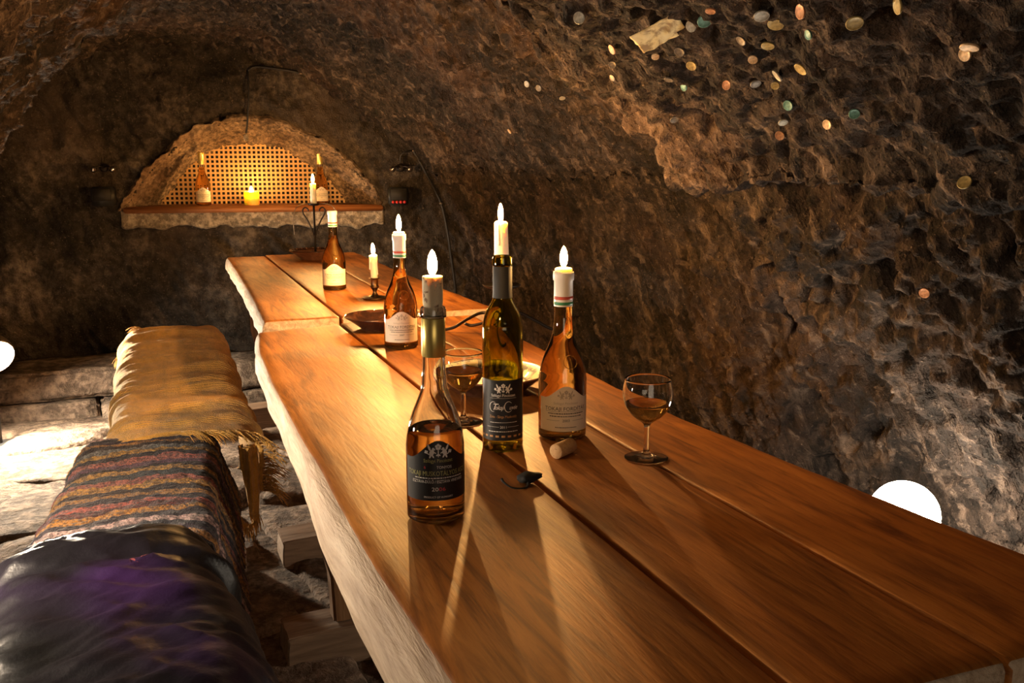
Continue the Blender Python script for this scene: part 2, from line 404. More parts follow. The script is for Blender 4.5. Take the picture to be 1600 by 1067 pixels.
# back wall frame: u along the wall to the right, w into the wall, z up
AL = math.radians(10); WO = Vector((.65, 5.2, 0)); UX = Vector((math.cos(AL), -math.sin(AL), 0)); WN = Vector((math.sin(AL), math.cos(AL), 0))
def W(u, ww, z): return WO + UX * u + WN * ww + Vector((0, 0, z))
def Wn(u, ww, z):
    return np.stack([WO.x + UX.x * u + WN.x * ww, WO.y + UX.y * u + WN.y * ww, z], -1)
OUT = [(-.676, .955), (-.63, 1.03), (-.557, 1.129), (-.46, 1.225), (-.343, 1.321), (-.19, 1.395), (-.038, 1.419), (.10, 1.402), (.232, 1.356), (.35, 1.29), (.458, 1.209), (.535, 1.13), (.588, 1.057), (.625, .99), (.643, .945)]
INN = [(-.535, .955), (-.48, 1.04), (-.405, 1.14), (-.345, 1.195), (-.283, 1.242), (-.17, 1.288), (-.062, 1.304), (.035, 1.297), (.124, 1.277), (.21, 1.23), (.293, 1.173), (.365, 1.105), (.428, 1.031), (.46, .985), (.485, .945)]
out_d = np.array(smooth_prof(OUT, 26)); inn_d = np.array(smooth_prof(INN, 26))
uu = np.arange(-1.75, 1.25, .0125); zz = np.arange(-.02, 2.05, .0125)
U, Z = np.meshgrid(uu, zz, indexing='ij')
topz = np.interp(U, out_d[:, 0], out_d[:, 1], left=-1, right=-1)
mask = (Z < topz - .004) & (Z > .925)
base = np.stack([U.ravel() * 1.0, Z.ravel(), np.zeros(U.size)], 1)
rimd = np.clip((topz - Z) / .10 + 1, 0, 1) * (Z > .9) * (Z > topz - .05)
d = fbm(base * 2.2 + 5, 3) * .05 + fbm(base * 9, 4) * .024 - .03 * np.abs(pn(np.stack([base[:, 0] * 14 + base[:, 1] * 9, base[:, 1] * 5 - base[:, 0] * 2, base[:, 2]], 1))) + fbm(base * 34, 2) * .006
d = d.reshape(U.shape) * np.where((np.abs(U) < .72) & (Z > .84) & (Z < topz + .03), .3, 1)
Pb = Wn(U, -d + .01, Z)
struct(link('wall_back', grid_mesh('wall_back', Pb, mask=mask, flip=True), M['rock_back']))
# niche reveal: rough lining between the front outline and the back outline
n1, n2 = len(out_d), 60
T2 = np.linspace(0, 1, n2)
prof = out_d[:, None, :] * (1 - T2[None, :, None]) + inn_d[:, None, :] * T2[None, :, None]
nn = np.stack([np.arange(n1)[:, None].repeat(n2, 1) * .034, T2[None].repeat(n1, 0) * 5.5, np.zeros((n1, n2))], -1).reshape(-1, 3)
rg = (fbm(nn * np.array([1.2, 2.4, 1]), 4) * .024 + np.abs(pn(nn * np.array([2, 7, 1]) + 7)) * .030).reshape(n1, n2) + (fbm(nn * np.array([6, 11, 1]), 2) * .010).reshape(n1, n2)
c0 = np.array([-.03, 1.0]); rad = prof - c0; rad /= np.linalg.norm(rad, axis=2)[..., None] + 1e-6
prof = prof - rad * (rg * .9)[..., None] + rad * (np.exp(-T2 * 9) * .012)[None, :, None]
ww = -.028 * np.exp(-(T2 * 8) ** 1.2) + T2 * .30 + (T2 < .06) * 0
lip_w = np.repeat(ww[None], n1, 0) - (fbm(nn * 3 + 2, 3).reshape(n1, n2) * .02 * np.exp(-T2 * 5)[None])
Pn = Wn(prof[..., 0], lip_w, prof[..., 1])
# a skirt folding the lip back into the wall
o2 = out_d + (out_d - c0) / np.linalg.norm(out_d - c0, axis=1)[:, None] * .035
sk = Wn(o2[:, 0], np.full(n1, .05), o2[:, 1])[:, None, :]
Pn = np.concatenate([sk, Pn], 1)
niche = empty('wall_niche', W(0, 0, 0)); niche.rotation_euler = (0, 0, -AL); struct(niche)
def ploc(o, par):
    """keep world placement of a mesh whose vertices are in world space under an empty"""
    inv = Matrix.Translation(par.location) @ par.rotation_euler.to_matrix().to_4x4()
    o.data.transform(inv.inverted()); o.parent = par; return o
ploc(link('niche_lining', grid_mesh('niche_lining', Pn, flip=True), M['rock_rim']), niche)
# perforated panel at the back of the niche: a lattice with square holes
pit = .0245; h0 = .0072; V = []; F = []
for iu in range(-25, 23):
    for iz in range(0, 17):
        cx, cz = iu * pit, .955 + iz * pit
        o = len(V); a = pit / 2
        for r_ in (a, h0):
            V += [W(cx - r_, .292, cz - r_), W(cx + r_, .292, cz - r_), W(cx + r_, .292, cz + r_), W(cx - r_, .292, cz + r_)]
        V += [W(cx - h0, .30, cz - h0), W(cx + h0, .30, cz - h0), W(cx + h0, .30, cz + h0), W(cx - h0, .30, cz + h0)]
        for s in range(4):
            s2 = (s + 1) % 4
            F += [(o + s, o + s2, o + 4 + s2, o + 4 + s), (o + 4 + s, o + 4 + s2, o + 8 + s2, o + 8 + s)]
ploc(link('perforated_panel', mesh('perforated_panel', V, F), M['cane'], smooth=False), niche)
me = mesh('dark_backing', [W(-.66, .45, .8), W(.62, .45, .8), W(.62, .45, 1.5), W(-.66, .45, 1.5)], [(0, 1, 2, 3)])  # black sheet painting the shade behind the holes
ploc(link('dark_backing', me, M['char'], smooth=False), niche)
# ragged plaster band under the shelf
nu_ = 110; us = np.linspace(-.69, .66, nu_); low = .862 + fbm(np.stack([us * 9, us * 0, us * 0], 1), 4) * .028
rows = np.linspace(0, 1, 10)
PU = np.repeat(us[:, None], 10, 1); PZ = .952 * (1 - rows)[None] + low[:, None] * rows[None]
PW = -.022 + fbm(np.stack([PU.ravel() * 12, PZ.ravel() * 12, PU.ravel() * 0], 1), 3).reshape(PU.shape) * .012 + (rows[None] > .95) * .05
PW[0] += .06; PW[-1] += .06
ploc(link('plaster_band', grid_mesh('plaster_band', Wn(PU, PW, PZ)), M['plaster']), niche)
sh = rbox('niche_shelf', -.662, .645, -.045, .31, .942, .972, M['shelf_wood'], None, .006, 2)
sh.location = W(0, 0, 0); sh.rotation_euler = (0, 0, -AL)
tag(sh, 'reddish wooden board forming the sill of the arched wall niche', 'shelf')

# floor with flagstones
fx = np.arange(-1.05, 1.95, .03); fy = np.arange(-2.4, 5.6, .03)
FX, FY = np.meshgrid(fx, fy, indexing='ij'); fb = np.stack([FX.ravel(), FY.ravel(), FX.ravel() * 0], 1)
FZ = (fbm(fb * 2.5, 4) * .016 + .006 + fbm(fb * 13, 3) * .007).reshape(FX.shape)
floor = struct(link('floor', grid_mesh('floor', np.stack([FX, FY, FZ], -1)), M['floor_earth']))
cx_, cy_ = np.arange(-1.05, 1.0, .46), np.arange(1.3, 5.0, .50)
JX = cx_[:, None] + RNG.uniform(-.12, .12, (len(cx_), len(cy_))) + (np.arange(len(cy_)) % 2)[None] * .12
JY = cy_[None] + RNG.uniform(-.11, .11, (len(cx_), len(cy_)))
for i in range(len(cx_) - 1):
    for j in range(len(cy_) - 1):
        q = np.array([(JX[i, j], JY[i, j]), (JX[i + 1, j], JY[i + 1, j]), (JX[i + 1, j + 1], JY[i + 1, j + 1]), (JX[i, j + 1], JY[i, j + 1])])
        c = q.mean(0)
        m_ = 15; a, b = np.meshgrid(np.linspace(0, 1, m_), np.linspace(0, 1, m_), indexing='ij')
        # rounded irregular outline
        S = 2 * a - 1; Tt = 2 * b - 1
        a2 = (S * np.sqrt(1 - .14 * Tt ** 2) + 1) / 2; b2 = (Tt * np.sqrt(1 - .14 * S ** 2) + 1) / 2
        XY = (q[0] * ((1 - a2) * (1 - b2))[..., None] + q[1] * (a2 * (1 - b2))[..., None] + q[2] * (a2 * b2)[..., None] + q[3] * ((1 - a2) * b2)[..., None])
        XY = c + (XY - c) * .985
        pp = np.concatenate([XY.reshape(-1, 2), np.zeros((m_ * m_, 1))], 1)
        XY = XY + np.stack([fbm(pp * 6 + 50, 3), fbm(pp * 6 + 90, 3)], 1).reshape(m_, m_, 2) * .025
        tilt = RNG.uniform(-.03, .03, 2); hgt = RNG.uniform(.008, .028)
        zt = hgt + (XY - c) @ tilt + (fbm(pp * 5 + 7, 4) * .011 + np.round(fbm(pp * 3 + 70, 2) * 2.2) * .006).reshape(m_, m_)
        edge = np.maximum(np.abs(S), np.abs(Tt)); zt = np.where(edge > .99, -.03, zt - .012 * sst(.8, .99, edge))
        o = link('paving_stone', grid_mesh('paving_stone', np.dstack([XY, zt])), M['stone'], floor)
# end wall behind the camera is open: an assumed, unseen cellar mouth
# stone step along the foot of the back wall: single blocks in two courses
step = empty('stone_step', (-.2, 4.9, 0)); tag(step, 'low step of two courses of rough stone blocks along the back wall', 'step')
def block(x0, x1, y0, y1, z0, z1):
    o = rbox('stone_block', x0, x1, y0, y1, z0, z1, M['stone'], None, .014, 3, .010, 5)
    o.data.transform(Matrix.Translation((-step.location.x, -step.location.y, 0))); o.parent = step
for x0, x1 in ((-.62, .02), (.03, .42), (.43, .9), (.91, 1.4)): block(x0, x1, 4.86 - .1 * x0, 5.19 - .176 * (x1 - .65), .085, .225)
for x0, x1 in ((-.66, -.18), (-.17, .30), (.31, .8), (.81, 1.4)): block(x0, x1, 4.80 - .1 * x0, 5.19 - .176 * (x1 - .65), -.02, .078)

# ------------------------------------------------------------------ tables
TZ = .76
def plank(name, xl, xr, y0, y1, live_l, live_r, parent, th=.066, seed=0, skew0=0, skew1=0, edge_amp=.004):
    """xl, xr: control points [(y, x)...]; a thick board with sawn or live edges, world coordinates"""
    m_ = 90
    v = np.linspace(0, 1, m_)
    yc = y0 + (y1 - y0) * v
    XL = np.interp(yc, [p[0] for p in xl], [p[1] for p in xl]); XR = np.interp(yc, [p[0] for p in xr], [p[1] for p in xr])
    ker = np.ones(9) / 9
    sm = lambda a: np.convolve(np.pad(a, 4, mode='edge'), ker, 'valid')
    XL, XR = sm(XL), sm(XR)
    nl = fbm(np.stack([yc * 3.2, yc * 0 + seed, yc * 0], 1), 3); nr = fbm(np.stack([yc * 5, yc * 0 + seed + 30, yc * 0], 1), 4)
    nl2 = fbm(np.stack([yc * 3.4, yc * 0 + seed + 60, yc * 0], 1), 3)
    if live_l: XL = XL + nl * edge_amp
    if live_r: XR = XR + nr * .006
    # section points: (side fraction, offset, z) going around
    sec = []
    def L(off, dz): return (0, off, dz)
    def R(off, dz): return (1, off, dz)
    top_n = 12
    rows = []
    for i_ in range(m_):
        l, r = XL[i_], XR[i_]; s = []
        if live_l:
            bulge = (.022 * (1 - sst(.9, 1.9, yc[i_])) if y0 < 1 else 0) + .010 + .006 * nl2[i_]
            lo_ = [(.016, -th), (-bulge * .8 + .002, -th + .004), (-bulge - .004, -th + .014), (-bulge * .86 - .005, -th + .028), (-bulge * .60 - .005, -th + .044), (-bulge * .25 - .005, -.012), (-.002, -.004), (.003, -.0006)]
        else: lo_ = [(.004, -th), (0, -th + .004), (0, -.004), (.0012, -.0012), (.004, 0)]
        s += [(l + a, TZ + b) for a, b in lo_]
        for q in range(1, top_n): s.append((l + (r - l) * q / top_n, TZ + 0.0))
        if live_r: hi_ = [(-.003, -.0008), (.003, -.005), (.010, -.018), (.016, -.034), (.010, -th + .012), (-.004, -th)]
        else: hi_ = [(-.004, 0), (-.0012, -.0012), (0, -.004), (0, -th + .004), (-.004, -th)]
        s += [(r + a, TZ + b) for a, b in hi_]
        rows.append(s)
    rows = np.array(rows); ns = rows.shape[1]
    fr = (rows[..., 0] - XL[:, None]) / (XR - XL)[:, None]
    YY = np.repeat(yc[:, None], ns, 1) + (1 - v)[:, None] * skew0 * fr + v[:, None] * skew1 * fr
    Pp = np.stack([rows[..., 0], YY, rows[..., 1]], -1)
    # gentle unevenness of the top
    dz = fbm(np.stack([Pp[..., 0].ravel() * 14, Pp[..., 1].ravel() * 4, np.full(Pp[..., 0].size, seed)], 1), 3).reshape(m_, ns) * .0007
    Pp[..., 2] += dz
    # rounded ends
    e0 = Pp[:1].copy(); e1 = Pp[-1:].copy()
    cz = TZ - th / 2
    def shrink(e, dy, k_):
        e = e.copy(); cxm = (e[0, :, 0].min() + e[0, :, 0].max()) / 2
        e[0, :, 1] += dy; e[0, :, 2] = cz + (e[0, :, 2] - cz) * k_; e[0, :, 0] = cxm + (e[0, :, 0] - cxm) * (1 - (1 - k_) * .12); return e
    Pp = np.concatenate([shrink(e0, -.010, .80), shrink(e0, -.006, .93), Pp, shrink(e1, .006, .93), shrink(e1, .010, .80)], 0)
    nu, nv = Pp.shape[:2]
    f = [tuple(x) for x in grid_faces(nv, nu).tolist()]
    Vv = Pp.transpose(1, 0, 2).reshape(-1, 3)
    f += [tuple(int(q) for q in [(nv - 1) * nu + k_, 0 * nu + k_, 0 * nu + k_ + 1, (nv - 1) * nu + k_ + 1]) for k_ in range(nu - 1)]
    f.append(tuple(k_ * nu for k_ in range(nv))[::-1]); f.append(tuple(k_ * nu + nu - 1 for k_ in range(nv)))
    me = mesh(name, Vv - np.array([parent.location.x, parent.location.y, 0]), f)
    me.materials.append(M['table_wood']); me.materials.append(M['edge_wood'])
    o = link(name, me, None, parent)
    nstrip = nv - 1
    bm = bmesh.new(); bm.from_mesh(me); bm.faces.index_update(); bmesh.ops.recalc_face_normals(bm, faces=bm.faces)
    for fc in bm.faces:
        c_ = fc.calc_center_median()
        if fc.index < nstrip * (nu - 1):
            st_ = fc.index // (nu - 1)
            if (live_l and st_ < 6) or (live_r and st_ > nstrip - 5): fc.material_index = 1
        if len(fc.verts) > 4 or abs(fc.normal.y) > .6: fc.material_index = 1
    bm.to_mesh(me); bm.free()
    return o
def board(name, outline, y0, y1, mat, parent, bev=.006):
    """upright board: outline in (x, z), thickness along y"""
    bm = bmesh.new()
    vs = [bm.verts.new((x - parent.location.x, y0 - parent.location.y, z)) for x, z in outline]
    fc = bm.faces.new(vs); ex = bmesh.ops.extrude_face_region(bm, geom=[fc])
    bmesh.ops.translate(bm, verts=[g for g in ex['geom'] if isinstance(g, bmesh.types.BMVert)], vec=(0, y1 - y0, 0))
    bmesh.ops.recalc_face_normals(bm, faces=bm.faces)
    bmesh.ops.bevel(bm, geom=[e for e in bm.edges if e.calc_face_angle(0) > .4], offset=bev, segments=2, affect='EDGES', clamp_overlap=True)
    me = bpy.data.meshes.new(name); bm.to_mesh(me); bm.free()
    return link(name, me, mat, parent, smooth=False)
def trestle(parent, y, xl, xr, zt):
    fo = smooth_prof([(xl, .02), (xl + .004, .085), (xl + .03, .10), ((xl + xr) / 2, .105), (xr - .03, .10), (xr - .004, .085), (xr, .02), (xr - .02, .0), (xl + .02, .0)], 3)
    board('foot', fo, y - .05, y + .07, M['foot_wood'], parent, .008)
    c = (xl + xr) / 2; hw = (xr - xl) / 2
    lw = hw - .12
    lg = [(c - lw, .10), (c - lw - .005, .22), (c - lw - .03, .34), (c - lw - .06, .45), (c - lw - .055, .56), (c - lw - .02, zt), (c + lw + .02, zt), (c + lw + .055, .56), (c + lw + .06, .45), (c + lw + .03, .34), (c + lw + .005, .22), (c + lw, .10)]
    board('leg', lg, y - .02, y + .035, M['leg_wood'], parent)
t1 = empty('plank_table', (.59, 1.62, 0)); tag(t1, 'long oak table with live edges nearest the camera, holding the tall dark bottle', 'table')
lft = [(.55, .243), (.75, .246), (.99, .241), (1.35, .247), (1.84, .257), (2.1, .268), (2.35, .282), (2.5, .297), (2.64, .325)]
s1 = [(.55, .515), (1.17, .525), (2.0, .533), (2.75, .541)]; s2 = [(.5, .736), (1.2, .728), (2.7, .735)]
rgt = [(.5, .985), (.77, .961), (1.05, .934), (1.41, .904), (1.85, .912), (2.24, .929), (2.7, .94)]
g_ = .0035
plank('plank', lft, [(a, b - g_) for a, b in s1], .60, 2.60, True, False, t1, seed=1, skew1=.05)
plank('plank', [(a, b + g_) for a, b in s1], [(a, b - g_ * .6) for a, b in s2], .60, 2.665, False, False, t1, seed=2)
plank('plank', [(a, b + g_ * .6) for a, b in s2], rgt, .60, 2.665, False, True, t1, seed=3)
trestle(t1, 2.20, .285, .90, .693); trestle(t1, .98, .285, .90, .693)
o = rbox('stretcher', .53, .63, 1.0, 2.19, .28, .36, M['leg_wood'], None, .008); o.data.transform(Matrix.Translation((-.59, -1.62, 0))); o.parent = t1
t2 = empty('plank_table', (.7, 3.7, 0)); tag(t2, 'farther live-edged oak table under the wall niche, carrying the iron candle stand', 'table')
s3 = [(2.7, .566), (3.7, .585), (4.8, .608)]; s4 = [(2.7, .81), (4.8, .83)]
plank('plank', [(2.75, .345), (2.9, .358), (3.28, .379), (3.94, .408), (4.7, .434)], [(a, b - g_) for a, b in s3], 2.785, 4.68, True, False, t2, seed=4)
plank('plank', [(a, b + g_) for a, b in s3], [(a, b - g_ * .5) for a, b in s4], 2.785, 4.72, False, False, t2, seed=5)
plank('plank', [(a, b + g_ * .5) for a, b in s4], [(2.7, 1.055), (3.3, 1.037), (4.0, 1.036), (4.8, 1.05)], 2.785, 4.72, False, True, t2, seed=6)
trestle(t2, 2.80, .365, 1.02, .693); trestle(t2, 4.40, .43, 1.0, .693)

# ------------------------------------------------------------------ bottles, candles
def wrap_geo(pts, R, z_of=None):
    return [(R * math.sin(x / R), -R * math.cos(x / R), z) for x, z in pts]
def text_geo(body, size, align='CENTER', shear=0.0, spacing=1.0, bold=0.0):
    cu = bpy.data.curves.new('t', 'FONT'); cu.body = body; cu.size = size; cu.align_x = align; cu.shear = shear; cu.space_character = spacing; cu.resolution_u = 2
    cu.offset = bold
    ob = bpy.data.objects.new('t', cu); COL.objects.link(ob)
    bpy.context.view_layer.update()
    dg = bpy.context.evaluated_depsgraph_get(); me = bpy.data.meshes.new_from_object(ob.evaluated_get(dg))
    v = [(q.co.x, q.co.y) for q in me.vertices]; f = [tuple(p.vertices) for p in me.polygons]
    bpy.data.objects.remove(ob); bpy.data.curves.remove(cu); bpy.data.meshes.remove(me)
    return v, f
def wtext(body, size, z, R, width=None, **kw):
    v, f = text_geo(body, size, **kw)
    if not v: return [], []
    if width:
        xs = [q[0] for q in v]; k_ = width / (max(xs) - min(xs)); m_ = (max(xs) + min(xs)) / 2
        v = [((q[0] - m_) * k_, q[1]) for q in v]
    return wrap_geo([(x, z + y) for x, y in v], R), f
def disc2(cx, cz, rx, rz, n=10, rot=0.0):
    c, s = math.cos(rot), math.sin(rot); pts = []
    for k_ in range(n):
        a = 2 * PI * k_ / n; x, y = rx * math.cos(a), rz * math.sin(a); pts.append((cx + x * c - y * s, cz + x * s + y * c))
    return pts, [tuple(range(n))]
def crest_geo(z, R, s):
    """two winged beasts facing a flowering vine, as flat printed shapes"""
    parts = []
    def d_(*a, **k_): parts.append(disc2(*a, **k_))
    for k_ in range(5):
        a = PI / 2 + k_ * 2 * PI / 5; d_(.16 * math.cos(a), .62 + .16 * math.sin(a), .12, .12)
    d_(0, .1, .045, .42); d_(-.10, -.10, .10, .07, rot=.6); d_(.10, -.10, .10, .07, rot=-.6)
    for sg in (-1, 1):
        d_(sg * .55, .12, .20, .30, rot=sg * .35); d_(sg * .42, .44, .12, .12); d_(sg * .33, .38, .09, .05, rot=-sg * .3)
        parts.append(([(sg * .60, .25), (sg * .66, .55), (sg * .80, .78), (sg * .92, .86), (sg * .88, .58), (sg * .78, .34)], [(0, 1, 2, 3, 4, 5)]))
        d_(sg * .46, -.18, .07, .18, rot=-sg * .5); d_(sg * .68, -.20, .08, .18, rot=sg * .4); d_(sg * .30, .12, .15, .045, rot=sg * .5)
        for k_ in range(4):
            a = k_ * PI / 2 + .5; d_(sg * 1.02 + .09 * math.cos(a), .18 + .09 * math.sin(a), .08, .08)
        d_(sg * .86, .02, .16, .04, rot=sg * .7)
    V = []; F = []
    for v, f in parts:
        o = len(V); V += wrap_geo([(x * s, z + y * s) for x, y in v], R); F += [tuple(i + o for i in q) for q in f]
    return V, F
def bars(z, R, w_, h, n, seed):
    """a line of print too small to read: short strokes"""
    r = random.Random(seed); x = -w_ / 2; V = []; F = []
    while x < w_ / 2:
        l = r.uniform(.0012, .004); o = len(V); V += wrap_geo([(x, z), (x + l, z), (x + l, z + h * r.uniform(.7, 1)), (x, z + h)], R); F.append((o, o + 1, o + 2, o + 3)); x += l + .0008
    return V, F
def rule(z, R, x0, x1, h):
    V = []; F = []; n = 8
    for k_ in range(n + 1): V += wrap_geo([(x0 + (x1 - x0) * k_ / n, z), (x0 + (x1 - x0) * k_ / n, z + h)], R)
    for k_ in range(n): F.append((2 * k_, 2 * k_ + 2, 2 * k_ + 3, 2 * k_ + 1))
    return V, F
def print_mesh(name, geos, mat, parent):
    V, F = join_geo([g for g in geos if g[0]]); return link(name, mesh(name, V, F), M[mat], parent, smooth=False)
def label_mesh(name, R, half, z0, zs, zp, wave=True):
    n = 40; m_ = 8; P_ = np.zeros((n + 1, m_, 3))
    for i in range(n + 1):
        a = -half + 2 * half * i / n; x = a * R
        t = abs(x) / (R * half); top = zs + (zp - zs) * (.5 + .5 * math.cos(min(1, t * 1.25) * PI)) if wave else zp
        for j in range(m_):
            z = z0 + (top - z0) * j / (m_ - 1); P_[i, j] = (R * math.sin(a), -R * math.cos(a), z)
    return grid_mesh(name, P_)
TOK = lambda R: [(0, .006), (R * .72, .004), (R * .80, 0), (R - .004, .001), (R - .0008, .005), (R, .012), (R, .088), (R * .985, .103), (R * .915, .121), (R * .78, .139), (R * .60, .156), (R * .455, .172), (.0160, .186), (.0150, .198), (.0147, .215), (.0146, .262), (.0166, .2635), (.0168, .268), (.0164, .2735), (.0150, .276)]
BOR = [(0, .012), (.016, .010), (.0250, .002), (.0285, 0), (.0315, .002), (.0325, .006), (.0326, .10), (.0326, .188), (.0315, .203), (.0275, .219), (.0205, .232), (.0160, .241), (.0148, .252), (.0147, .292), (.0160, .2935), (.0162, .300), (.0158, .307), (.0148, .309)]
def bottle_glass(prof, th, base, mat, parent):
    """outer wall plus inner wall"""
    lo_ = prof[:1]; outer = [prof[0]] + smooth_prof(prof[1:], 4)
    inner = [(r - th, z) for r, z in outer if z > base and r - th > .004][::-1]
    inn = []
    for r, z in inner:
        inn.append((r, z))
    r0 = inn[-1][0]
    inn += [(r0 - .003, base - .002), (r0 * .55, base), (0, base + .003)]
    top = outer[-1]
    return link('glass', lathe('glass', outer + [(top[0] - th * .4, top[1] + .0006), (top[0] - th, top[1] - .0005)] + inn, 48), M[mat], parent), outer
def wine_fill(outer, th, base, level, mat, parent):
    rs = [(r - th + .0003, z) for r, z in outer if base + .001 < z < level and r - th > .004]
    r0 = rs[0][0]; zl = np.interp(level, [z for r, z in outer[3:]], [r for r, z in outer[3:]]) - th + .0003
    pr = [(0, base + .0027), (r0 * .55, base - .0003), (r0 - .003, base - .0022)] + rs + [(zl, level), (zl - .002, level - .0004), (0, level - .0006)]
    return link('wine', lathe('wine', pr, 48), M[mat], parent)
def facing(x, y, off=0.0):
    """turn the -Y side towards the camera's side of the table"""
    return math.atan2(x, -(-y)) * -1 + off
def tokaji(name, loc, R, label, year, lit=True, group=None, off=0.0, gold_cap=False, wine='wine', level=.226):
    e = empty(name, loc, facing(loc[0], loc[1], off)); tag(e, label, 'bottle', group)
    g, outer = bottle_glass(TOK(R), .0026, .008, 'clear_glass', e); wine_fill(outer, .0026, .008, level, wine, e)
    lb = link('label', label_mesh('label', R + .0004, 1.22, .018, .074, .094), M['paper'], e); lb['label'] = 'cream paper label with an arched top'
    Rt = R + .0007
    print_mesh('lettering', [wtext('TOKAJI FORDÍTÁS', .0088, .0535, Rt, .074), rule(.0515, Rt, -.036, .036, .0004), bars(.0475, Rt, .062, .0018, 0, 3), bars(.043, Rt, .056, .0016, 0, 5), rule(.0365, Rt, -.034, -.011, .0004), rule(.0365, Rt, .011, .034, .0004), wtext(year, .0062, .0345, Rt, .012), bars(.0245, Rt, .036, .0014, 0, 8)], 'ink', lb)
    print_mesh('lettering', [wtext('Szilágyi Pincészet', .0056, .0640, Rt, .042)], 'ink_faint', lb)
    print_mesh('crest', [crest_geo(.0765, Rt, .0125)], 'ink_faint', lb)
    rz = lambda z: float(np.interp(z, [q[1] for q in outer[3:]], [q[0] for q in outer[3:]])) + .0002
    sx = .007; tv_, tf_ = text_geo('Tokaj', .0062)
    ringp = [(sx + .0105 * math.cos(a), .133 + .0105 * math.sin(a)) for a in np.linspace(0, 2 * PI, 29)]
    rv, rf = tube_geo([(rz(z) * math.sin(x / .031), -rz(z) * math.cos(x / .031), z) for x, z in ringp], .0006, 6)
    tv2 = [(rz(.131 + y) * math.sin((sx + x) / .031), -rz(.131 + y) * math.cos((sx + x) / .031), .131 + y) for x, y in tv_]
    V_, F_ = join_geo([(rv, rf), (tv2, tf_)]); sl_ = link('glass_seal', mesh('glass_seal', V_, F_), M['clear_glass'], e); sl_['label'] = 'embossed round seal on the shoulder'
    if gold_cap:
        link('capsule', lathe('capsule', [(.0153, .214), (.0152, .262), (.0172, .264), (.0173, .2735), (.0160, .2768), (0, .2772)], 40), M['gold_foil'], e)
    else:
        link('capsule', lathe('capsule', [(.0156, .221), (.0155, .262), (.0172, .2642), (.0173, .2735), (.0165, .2775), (.0120, .2780), (0, .2775)], 40), M['white_capsule'], e)
        link('red_band', lathe('red_band', [(.0155, .2325), (.01585, .2326), (.01585, .2375), (.0155, .2376)], 40), M['red'], e)
        link('green_band', lathe('green_band', [(.0155, .2235), (.01585, .2236), (.01585, .2285), (.0155, .2286)], 40), M['green'], e)
    return e
def flame(parent, z, h=.034, r=.0058, lean=0.0, mat='flame'):
    pr = smooth_prof([(0, 0), (r * .55, h * .05), (r * .92, h * .20), (r * 1.06, h * .40), (r * .98, h * .58), (r * .74, h * .76), (r * .42, h * .90), (0, h)], 5)
    pr[0] = (0, 0); pr[-1] = (0, h)
    pr = [(max(a, 0), b) for a, b in pr]
    o = link('flame', lathe('flame', pr, 16), M[mat], parent, loc=(lean, 0, z)); o['label'] = 'bright candle flame'; return o
def wick(parent, z, h=.010):
    return tube('wick', [(0, 0, z - .004), (.0004, 0, z + h * .5), (.0012, 0, z + h)], .0009, M['char'], parent, 6, 3)
def candle(loc, r0, r1, h, label, fl=.034, drip=True, mat='wax', lit=True, group=None, tiltx=0.0, seed=0, top_noise=.0015, fmat='flame'):
    e = empty('candle', loc); tag(e, label, 'candle', group); e.rotation_euler = (0, tiltx, seed)
    n = 32; prof_ = [(0, 0), (r0 * .96, 0), (r0, .002), (r0 * .6 + r1 * .4, h * .4), (r1, h * .92), (r1 * .96, h), (r1 * .80, h + .0003), (r1 * .55, h - .0025), (0, h - .003)]
    me = lathe('wax', prof_, n)
    for q in me.vertices:
        a = math.atan2(q.co.y, q.co.x); k_ = q.co.z / h
        q.co.z += top_noise * math.sin(a * 2 + seed) * (k_ > .85); s_ = 1 + .03 * math.sin(3 * a + seed + k_ * 2); q.co.x *= s_; q.co.y *= s_
    link('wax', me, M[mat], e)
    if drip:
        for k_ in range(3):
            a = seed + k_ * 2.3; rr = r1 * .98; l = h * (.35 + .2 * ((k_ * 37) % 3))
            tube('drip', [(rr * math.cos(a), rr * math.sin(a), h * .99), (rr * 1.06 * math.cos(a), rr * 1.06 * math.sin(a), h - l * .5), (rr * 1.08 * math.cos(a), rr * 1.08 * math.sin(a), h - l)], [.0014, .0016, .0024], M[mat], e, 8, 4)
    wick(e, h - .003); flame(e, h + .003, fl, mat=fmat)
    return e
# the bottle with the black label
A = (.350, 1.142, TZ + .0006)
e = empty('wine_bottle', A, facing(A[0], A[1], .10)); tag(e, 'half-empty clear wine bottle with black label, gold neck foil and cork, nearest the camera', 'bottle')
RA = .0375
g, outer = bottle_glass(TOK(RA), .0028, .012, 'clear_glass', e); wine_fill(outer, .0028, .012, .121, 'wine_dark', e)
lb = link('label', label_mesh('label', RA + .0004, 1.32, .034, .089, .1125), M['black_label'], e); lb['label'] = 'black label with an arched top and pale print'
Rt = RA + .0007
print_mesh('crest', [crest_geo(.0955, Rt, .0150)], 'ink_white', lb)
print_mesh('lettering', [wtext('Szilágyi Pincészet', .0066, .0845, Rt, .038), wtext('TOKAJI MUSKOTÁLYOS ASZÚ', .0090, .0668, Rt, .088)], 'ink_gold', lb)
print_mesh('lettering', [([(x + .003, y, z) for x, y, z in wtext('PUTTONYOS', .0052, .0762, Rt, .028)[0]], wtext('PUTTONYOS', .0052, .0762, Rt, .028)[1]), bars(.0632, Rt, .064, .0013, 0, 2), wtext('ESZTÁVA-DŰLŐ / ESZTÁVA VINEYARD', .0054, .0573, Rt, .072), wtext('PRODUCT OF HUNGARY', .0036, .0375, Rt, .038)], 'ink_white', lb)
def shifted(g, dx, R):
    a = dx / R; c, s = math.cos(a), math.sin(a); return [(x * c - y * s, x * s + y * c, z) for x, y, z in g[0]], g[1]
print_mesh('lettering', [shifted(wtext('20', .0072, .0468, Rt, .0086), -.0046, Rt)], 'ink_white', lb)
